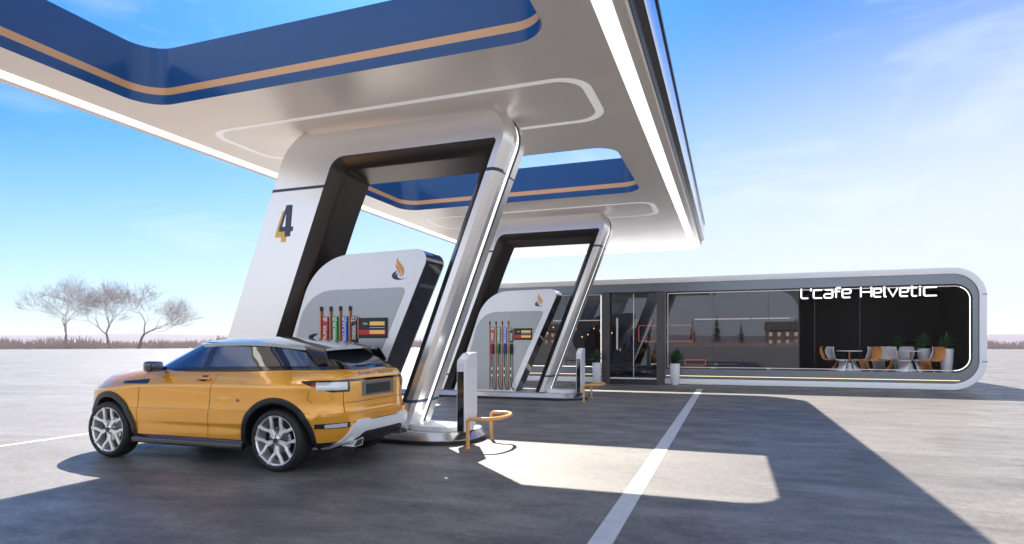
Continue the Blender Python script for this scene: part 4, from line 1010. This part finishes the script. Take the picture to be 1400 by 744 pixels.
# sign letters
SG = thing('cafe_sign', 'white glowing letters reading L\'cafe Helvetic under the top edge of the cafe opening', 'sign', (4.1, 22.3, 3.15))
SY = 22.30; ZB0 = 2.955; CH = 0.325; XH = 0.262
def arcpts(cx_, cy_, r_, a0, a1, n=6): return [(cx_+r_*math.cos(math.radians(a0+(a1-a0)*k/n)), cy_+r_*math.sin(math.radians(a0+(a1-a0)*k/n))) for k in range(n+1)]
def glyph(ch, x0, x1):
    w_ = x1-x0; X = XH; C_ = CH; r = 0.06; R = []
    def rr(*pts): return rpoly_open(pts, r)
    if ch == 'L': R = [rr((0, C_), (0, 0), (w_, 0))]
    elif ch == "'": R = [[(w_*.6, C_), (w_*.4, C_-0.09)]]
    elif ch == 'c': R = [rr((w_, X), (0, X), (0, 0), (w_, 0))]
    elif ch == 'C': R = [rr((w_, X+.0), (0, X), (0, 0), (w_, 0))]
    elif ch == 'a': R = [rr((0.02, X), (w_, X), (w_, 0), (0, 0), (0, X*.5), (w_-.03, X*.5))]
    elif ch == 'f': R = [rr((w_, C_), (w_*.3, C_), (w_*.3, 0)), [(0, X*.78), (w_*.9, X*.78)]]
    elif ch == 'e': R = [rr((w_*.95, 0), (0, 0), (0, X), (w_, X), (w_, X*.5), (w_*.22, X*.5))]
    elif ch == 'H': R = [[(0, 0), (0, C_)], [(w_, 0), (w_, C_)], [(w_*.0, C_*.5), (w_, C_*.5)]]
    elif ch == 'l': R = [rr((0, C_), (0, 0), (w_, 0))]
    elif ch == 'v': R = [[(0, X), (w_*.5, 0), (w_, X)]]
    elif ch == 't': R = [rr((w_*.35, C_), (w_*.35, 0), (w_, 0)), [(0, X), (w_, X)]]
    elif ch == 'i': R = [[(w_*.5, 0), (w_*.5, X*.92)], [(w_*.5, C_-.01), (w_*.5, C_-0.05)]]
    return [[(x0+p[0], ZB0+0.018+p[1]) for p in s_] for s_ in R]
def rpoly_open(pts, r):
    out = [pts[0]]
    for i in range(1, len(pts)-1):
        a, p, b = Vector(pts[i-1]), Vector(pts[i]), Vector(pts[i+1])
        d = min(r, (a-p).length*.49, (b-p).length*.49); s_ = p+(a-p).normalized()*d; e = p+(b-p).normalized()*d
        for k in range(6):
            t = k/5; q = s_*(1-t)**2+p*2*t*(1-t)+e*t*t; out.append((q.x, q.y))
    out.append(pts[-1]); return out
for ch, x0, x1 in (('L', 2.24, 2.45), ("'", 2.50, 2.56), ('c', 2.61, 2.86), ('a', 2.93, 3.17), ('f', 3.22, 3.41), ('e', 3.46, 3.70),
                   ('H', 3.99, 4.29), ('e', 4.36, 4.57), ('l', 4.655, 4.71), ('v', 4.76, 5.02), ('e', 5.09, 5.31), ('t', 5.34, 5.55), ('i', 5.58, 5.68), ('C', 5.74, 6.08)):
    mb = MB(); hw = 0.020
    for s_ in glyph(ch, x0, x1):
        L_, R_ = [], []
        for i, p in enumerate(s_):
            a = s_[max(i-1, 0)]; b = s_[min(i+1, len(s_)-1)]; t = norm((b[0]-a[0], b[1]-a[1]))
            k = hw*1.15 if 0 < i < len(s_)-1 else hw
            L_.append((p[0]-t[1]*k, p[1]+t[0]*k)); R_.append((p[0]+t[1]*k, p[1]-t[0]*k))
        poly = L_+R_[::-1]
        n2 = len(L_); rings_ = [[(L_[i][0], SY, L_[i][1]), (R_[i][0], SY, R_[i][1]), (R_[i][0], SY+0.03, R_[i][1]), (L_[i][0], SY+0.03, L_[i][1])] for i in range(n2)]
        mb.loops(rings_, True, True)
    mb.build('letter', 'letter', SG, smooth=False)
mb = MB(); mb.box(2.2, 6.1, SY+0.03, SY+0.035, 3.325, 3.335)
for x in (2.24, 4.0, 5.9): mb.box(x-0.01, x+0.01, SY+0.03, FY, 3.32, 3.34)
mb.build('sign_bracket', 'dark_steel', SG, smooth=False)

# furniture on the terrace
def panton(name, m, x, y, face, label, grp, sc_=1.0):
    t = thing(name, label, 'chair', (x, y, IZ0), grp)
    # side profile: (forward, height, half width, side curl)
    prof = [(-.235, .86, .17, 0.0), (-.25, .84, .205, .01), (-.245, .76, .235, .03), (-.215, .66, .24, .05), (-.175, .56, .225, .05), (-.165, .50, .205, .04), (-.13, .455, .205, .03), (-.02, .43, .22, .025),
            (.12, .43, .235, .02), (.21, .435, .24, .01), (.245, .415, .235, .0), (.245, .37, .225, .0), (.20, .29, .21, .01), (.13, .20, .20, .02), (.05, .11, .21, .03), (-.05, .045, .225, .03), (-.17, .012, .235, .02), (-.25, .0, .235, .0)]
    P = []; 
    for i in range((len(prof)-1)*3+1):
        k = min(i//3, len(prof)-2); f = (i-k*3)/3
        def cr_(q):
            p0, p1, p2, p3 = [prof[max(0, min(len(prof)-1, k+o))][q] for o in (-1, 0, 1, 2)]
            return 0.5*((2*p1)+(-p0+p2)*f+(2*p0-5*p1+4*p2-p3)*f*f+(-p0+3*p1-3*p2+p3)*f**3)
        P.append((cr_(0), cr_(1), cr_(2), cr_(3)))
    NS = 10; A = []; B = []
    for i, (fx, hz_, hw, cu) in enumerate(P):
        a = P[max(i-1, 0)]; b = P[min(i+1, len(P)-1)]; tx, tz = norm((b[0]-a[0], b[1]-a[1])); nx, nz_ = tz, -tx    # towards the sitter side
        for k in range(NS+1):
            q = -1+2*k/NS; e = cu*q*q*1.2
            for Lst, d in ((A, 0.006), (B, -0.006)):
                u_ = fx-nx*(-e)*1.0*(-1) if False else fx + (-nx)*e*(-1)
                zz = hz_ + nz_*e*(-1)*(-1)
                if i > (len(P)-1)*0.62: u_ = u_+(0.20-u_)*0.72*abs(q)**3
                fxx = (u_+nx*d)*sc_; z3 = max(0.001, (zz+nz_*d))*sc_
                ca, sa = math.cos(face), math.sin(face); vy = q*hw*sc_
                Lst.append((x+fxx*ca-vy*sa, y+fxx*sa+vy*ca, IZ0+z3))
    mb = MB(); W = NS+1; n = len(A); L = len(P)-1
    fs = [(i*W+j, i*W+j+1, (i+1)*W+j+1, (i+1)*W+j) for i in range(L) for j in range(NS)]
    mb.add(A+B, fs+[tuple(n+k for k in f[::-1]) for f in fs]
        + [(i*W, (i+1)*W, n+(i+1)*W, n+i*W) for i in range(L)] + [(i*W+NS, (i+1)*W+NS, n+(i+1)*W+NS, n+i*W+NS) for i in range(L)]
        + [(j, j+1, n+j+1, n+j) for j in range(NS)] + [(L*W+j, L*W+j+1, n+L*W+j+1, n+L*W+j) for j in range(NS)])
    mb.build('moulded_shell', m, t, angle=60)
GW, GO = 'white moulded chairs on the cafe terrace', 'orange moulded chairs on the cafe terrace'
def table(x, y, lab):
    t = thing('cafe_table', lab, 'table', (x, y, IZ0), 'round tables on the cafe terrace')
    mb = MB(); mb.lathe([(0.38, 0.70), (0.40, 0.708), (0.40, 0.722), (0.39, 0.73)], (x, y, IZ0), 40); mb.build('tabletop', 'white_plastic', t)
    mb = MB(); mb.lathe([(0.028, 0.30), (0.028, 0.70)], (x, y, IZ0), 16); mb.build('stem', 'copper', t)
    mb = MB(); mb.lathe([(0.20, 0.0), (0.20, 0.015), (0.10, 0.12), (0.05, 0.31)], (x, y, IZ0), 28); mb.build('pedestal', 'white_plastic', t)
    return t
table(3.83, 23.35, 'left round white cafe table on the terrace, set round with four chairs')
table(5.68, 23.55, 'right round white cafe table on the terrace, nearer the potted plants')
R_ = math.radians
panton('moulded_chair', 'chair_white', 3.42, 23.05, R_(25), 'white moulded chair at the far left of the terrace, back to the divider', GW)
panton('moulded_chair', 'chair_orange', 3.26, 23.50, R_(-15), 'orange moulded chair partly hidden behind the leftmost white chair', GO)
panton('moulded_chair', 'chair_white', 4.18, 23.40, R_(155), 'white moulded chair facing left, behind the orange chair of the left table', GW)
panton('moulded_chair', 'chair_orange', 4.36, 22.98, R_(205), 'orange moulded chair facing left in front at the left table', GO)
panton('moulded_chair', 'chair_white', 4.92, 23.95, R_(230), 'white moulded chair mostly hidden between the two tables', GW)
panton('moulded_chair', 'chair_orange', 4.88, 23.35, R_(-25), 'orange moulded chair facing right, behind the front white chair of the right table', GO)
panton('moulded_chair', 'chair_white', 5.22, 23.0, R_(25), 'white moulded chair facing right in front at the right table', GW)
panton('moulded_chair', 'chair_white', 5.72, 24.35, R_(250), 'white moulded chair behind the right table', GW)
panton('moulded_chair', 'chair_white', 6.02, 23.40, R_(155), 'white moulded chair facing left, behind the rightmost orange chair', GW)
panton('moulded_chair', 'chair_orange', 6.12, 22.98, R_(205), 'orange moulded chair nearest the front planter on the right', GO)

def planter(x, y, z, lab, r0=0.115, r1=0.175, h=0.76, seed=1, lf=80, L=0.40, offs=((0, 0, 0.12),), grp='white planters with spiky plants'):
    t = thing('potted_plant', lab, 'potted plant', (x, y, z), grp)
    mb = MB(); mb.lathe([(r0, 0), (r0+0.012, 0.03), ((r0+r1)/2+0.018, h*.5), (r1, h-0.01), (r1-0.005, h), (r1-0.02, h), (r1-0.03, h-0.04)], (x, y, z), 32); mb.build('pot', 'pot', t)
    mb = MB(); mb.lathe([(r1-0.028, h-0.06), (r1-0.028, h-0.045)], (x, y, z), 24); mb.build('soil', 'soil', t)
    rn = random.Random(seed); mb = MB()
    for (ox, oy, hh) in offs:
        mb.tube([(x+ox, y+oy, z+h-0.05), (x+ox*1.1, y+oy, z+h+hh)], [0.022, 0.018], 8)
    mb.build('stem', 'bark', t)
    mb = MB()
    for ci, (ox, oy, hh) in enumerate(offs):
        sc_ = 1.0 if ci == 0 else 0.6
        for k in range(int(lf*sc_)):
            a = k*2.399+rn.uniform(-.2, .2); el = math.radians(88-78*((k+.5)/(lf*sc_))**0.9+rn.uniform(-6, 6)); l_ = L*sc_*rn.uniform(.75, 1.1)
            ro = Vector((x+ox, y+oy, z+h+hh-0.03*(k/(lf*sc_))*2)); d = Vector((math.cos(a)*math.cos(el), math.sin(a)*math.cos(el), math.sin(el))); sd2 = Vector((-math.sin(a), math.cos(a), 0)); pts = []
            p = ro.copy(); dd = d.copy(); N_ = 5; w0 = 0.026*sc_
            for q in range(N_+1):
                wv = w0*(0.7+0.6*q/N_ if q < 2 else 1.1*(1-q/N_)**0.7); pts.append((p-sd2*wv+Vector((0, 0, wv*.5)), p.copy(), p+sd2*wv+Vector((0, 0, wv*.5))))
                p = p+dd*l_/N_; dd = (dd+Vector((0, 0, -0.10*math.cos(el)))).normalized()
            mb.loops([list(r_) for r_ in pts], False)
    mb.build('leaves', 'leaf', t, angle=80)
    return t
planter(-1.83, 22.12, 0.0, 'spiky plant in tapered white pot right of the cafe door', offs=((0, 0, 0.14), (-0.08, 0, 0.03)), seed=4)
planter(-4.62, 22.12, 0.0, 'spiky plant in tapered white pot left of the cafe door, behind the white post', offs=((0, 0, 0.14),), seed=9)
planter(6.62, 23.3, IZ0, 'spiky plant in barrel shaped white pot at the right end of the terrace', r0=0.13, r1=0.19, h=0.80, offs=((0, 0, 0.16), (-0.12, 0, 0.05)), seed=5)
planter(6.20, 24.1, IZ0, 'spiky plant in white pot behind the rightmost white chair of the terrace', r0=0.13, r1=0.19, h=0.80, offs=((0, 0, 0.16), (-0.12, 0, 0.04)), seed=6)
planter(5.75, 25.5, IZ0, 'dark spiky plant at the back wall of the terrace, standing in for a mirrored one', r0=0.12, r1=0.16, h=0.7, offs=((0, 0, 0.2),), seed=8)  # planter stands in for a dark plant reflection on the back wall

# ------------------------------------------------------------------ distance
M['hill'] = mat('wooded_hill', (0.16, 0.14, 0.19), 0.95, mottle=0.4, mscale=0.02)
M['brush'] = mat('winter_brush', (0.46, 0.36, 0.32), 0.95, mottle=0.6, mscale=0.25, color2=(0.22, 0.16, 0.15))
rn = random.Random(11)
def noise1(x, o): return sum(math.sin(x*f+o*k*1.3+k)*a for k, (f, a) in enumerate(((1.0, 1), (2.3, .6), (5.1, .35), (11.7, .2), (23.3, .1))))
mb = MB(); A = []
NHL = 360
for k in range(NHL+1):
    a = 2*PI*k/NHL
    A.append([(math.cos(a)*r, math.sin(a)*r, z) for r, z in ((520, 0.0), (600, 3.0+0.9*noise1(a*9, 2)), (760, 8.0+1.6*noise1(a*6, 5)), (980, 12.5+2.2*noise1(a*4, 7)), (1050, 0))])
mb.loops(A, False); tag(mb.build('hills', 'hill'), kind='structure')
# scrub belt round the plaza: countless thin twigs
mb = MB()
for k in range(20000):
    a = rn.uniform(0, 2*PI)
    deg = math.degrees(a) % 360
    # camera looks around 110 deg; keep most of the brush in that half
    if not (40 < deg < 175) and rn.random() < 0.72: continue
    r = 178+abs(rn.gauss(0, 1))*14; h = rn.uniform(0.8, 2.9)*(0.75+0.35*noise1(a*30, 1)*.5+.25); x, y = math.cos(a)*r, math.sin(a)*r
    if h < .3: continue
    w_ = rn.uniform(.25, .7); tn = Vector((-math.sin(a), math.cos(a), 0))
    for q in range(3):
        lean = rn.uniform(-.9, .9); b0 = Vector((x, y, 0))+tn*rn.uniform(-w_, w_)
        t0 = b0+Vector((0, 0, h*rn.uniform(.6, 1)))+tn*lean+Vector((rn.uniform(-.3, .3), rn.uniform(-.3, .3), 0))
        wd = rn.uniform(.04, .12); s_ = tn*wd; md_ = (b0+t0)/2
        mb.add([b0-s_*.6, b0+s_*.6, md_+s_*1.3, t0+s_*.3, t0-s_*.3, md_-s_*1.3], [(0, 1, 2, 5), (5, 2, 3, 4)])
tag(mb.build('scrub_belt', 'brush', smooth=False), 'brown winter scrub along the far edge of the plaza', 'scrub', kind='stuff')
# bare trees
M['twig'] = mat('winter_twigs', (0.30, 0.23, 0.23), 0.9)
def bare_tree(px, dist, H_, lab, seed, fork=0.28, lean=0.0):
    rt = random.Random(seed)
    dx = (px-700)/F; c_, s_ = math.cos(yaw), math.sin(yaw)
    X0 = dist*(dx*c_-s_); Y0 = dist*(dx*s_+c_)
    t = thing('bare_tree', lab, 'tree', (X0, Y0, 0), 'bare winter trees on the horizon')
    right = Vector((c_, s_, 0))
    tr = MB(); cr2 = MB()
    def branch(p, d, L_, r_, lv):
        r_ = max(r_, 0.020)
        n = 4 if lv < 3 else 3; pts = [p]; dd = d.copy(); 
        for k in range(n):
            dd = (dd+Vector((rt.gauss(0, .16), rt.gauss(0, .16), rt.gauss(0, .10)+0.05))).normalized(); pts.append(pts[-1]+dd*L_/n)
        rs_ = [r_*(1-0.45*k/n) for k in range(n+1)]
        (tr if lv == 0 else cr2).tube(pts, rs_, 5 if lv < 2 else 3, cap=False)
        if lv >= 7: return
        nb = 3 if (lv == 0 or lv >= 4 or rt.random() < .6) else 2
        for k in range(nb):
            az = rt.uniform(0, 2*PI); sp_ = rt.uniform(.35, .95) if lv > 0 else rt.uniform(.45, .8)
            ax = dd.orthogonal().normalized(); ax.rotate(Matrix.Rotation(az, 3, dd)) if False else None
            q = Matrix.Rotation(az, 3, dd) @ ax; nd = (dd*math.cos(sp_)+q*math.sin(sp_)).normalized()
            if nd.z < -0.05: nd.z = abs(nd.z)*.3; nd.normalize()
            start = pts[-1] if k < 2 or lv == 0 else pts[-2]
            branch(start, nd, L_*rt.uniform(.78, .95), rs_[-1]*rt.uniform(.78, .95), lv+1)
    branch(Vector((X0, Y0, -0.1)), (Vector((0, 0, 1))+right*lean).normalized(), H_*.27, H_*0.030, 0)
    tr.build('trunk', 'bark', t); cr2.build('crown', 'twig', t, smooth=False)
bare_tree(88, 150, 13.6, 'bare spreading tree on the horizon, leftmost of the three', 21, lean=-0.1)
bare_tree(150, 152, 14.2, 'bare forked tree on the horizon, middle of the three', 34)
bare_tree(190, 150, 14.4, 'bare broad tree on the horizon, nearest the silver portal', 45, lean=0.08)
# what the cafe glass mirrors: houses and firs far behind the camera
M['brick'] = mat('brown_brick', (0.24, 0.12, 0.08), 0.9, mottle=0.3, mscale=1.5)
M['tile'] = mat('dark_roof_tile', (0.07, 0.05, 0.05), 0.8)
M['fir'] = mat('fir_green', (0.025, 0.045, 0.022), 0.9, mottle=0.5, mscale=1)
def house(x, y, w_, d_, h_, lab, seed):
    rt = random.Random(seed); t = thing('brick_house', lab, 'house', (x, y, 0), 'brick houses behind the plaza')
    mb = MB(); mb.box(x-w_/2, x+w_/2, y-d_/2, y+d_/2, 0, h_); mb.build('wall', 'brick', t, smooth=False)
    mb = MB(); o = .5; mb.add([(x-w_/2-o, y-d_/2-o, h_), (x+w_/2+o, y-d_/2-o, h_), (x+w_/2+o, y+d_/2+o, h_), (x-w_/2-o, y+d_/2+o, h_), (x-w_/2-o, y, h_+3.2), (x+w_/2+o, y, h_+3.2)], [(0, 1, 5, 4), (2, 3, 4, 5), (0, 4, 3), (1, 2, 5), (0, 3, 2, 1)]); rf = mb.build('roof', 'tile', t, smooth=False)
    mb = MB(); mb.box(x+w_*.2, x+w_*.2+.9, y-.5, y+.5, h_+1.5, h_+4.3); mb.build('chimney', 'brick', rf, smooth=False)
    nx = int(w_/2.6)
    for fl_ in range(int(h_/2.9)):
        for k in range(nx):
            wx = x-w_/2+1.3+k*(w_-2.6)/max(1, nx-1); z = 1.0+fl_*2.9
            mb = MB(); mb.box(wx-.55, wx+.55, y+d_/2, y+d_/2+.06, z, z+1.5); mb.build('window', 'white_pt', t, smooth=False)
house(-70, -205, 14, 10, 6.2, 'brown brick house mirrored in the cafe glass, the widest', 1)
house(-38, -215, 12, 10, 5.8, 'brown brick house mirrored in the cafe glass beside the firs', 2)
house(20, -205, 14, 10, 6.2, 'brown brick house mirrored in the cafe glass near the terrace', 3)
def fir(x, y, h_, seed, lab):
    rt = random.Random(seed); t = thing('fir_tree', lab, 'tree', (x, y, 0), 'firs behind the plaza')
    mb = MB(); mb.tube([(x, y, 0), (x, y, h_*.95)], [.2, .03], 6); mb.build('trunk', 'bark', t)
    mb = MB()
    for k in range(330):
        f_ = rt.random()**0.8; z = h_*(.12+.86*f_); R1 = (1-f_)*h_*.20+.15; a = rt.uniform(0, 2*PI)
        d = Vector((math.cos(a), math.sin(a), -.25)); s2 = Vector((-math.sin(a), math.cos(a), 0)); o = Vector((x, y, z)); L_ = R1*rt.uniform(.7, 1.15); wd = L_*.28
        mb.add([o, o+d*L_*.5+s2*wd, o+d*L_, o+d*L_*.5-s2*wd], [(0, 1, 2, 3)])
    mb.build('crown', 'fir', t, smooth=False)
for k, (x, y, h_) in enumerate(((-14, -205, 11), (-5, -210, 14), (4, -200, 9.5), (-54, -206, 11), (38, -210, 12), (-90, -200, 10), (50, -204, 10))):
    fir(x, y, h_, k, 'dark fir mirrored in the cafe glass, standing ' + ['left of the tall fir', 'as the tallest between two houses', 'right of the tall fir', 'between two brick houses', 'right of the last brick house', 'left of the widest brick house', 'at the end of the row'][k])
# air
hzm = bpy.data.materials.new('air_haze'); hzm.use_nodes = True; nt = hzm.node_tree
for n in list(nt.nodes): nt.nodes.remove(n)
o = nt.nodes.new('ShaderNodeOutputMaterial'); pv = nt.nodes.new('ShaderNodeVolumePrincipled'); pv.inputs['Color'].default_value = (0.98, 0.95, 0.94, 1); pv.inputs['Density'].default_value = 0.0004
nt.links.new(pv.outputs[0], o.inputs['Volume']); M['haze'] = hzm
if USE_HAZE:
    mb = MB(); mb.box(-1400, 1400, -1400, 1400, -1, 30); hb = mb.build('haze', 'haze', smooth=False); tag(hb, 'pale winter air over the plaza', 'haze', kind='stuff')
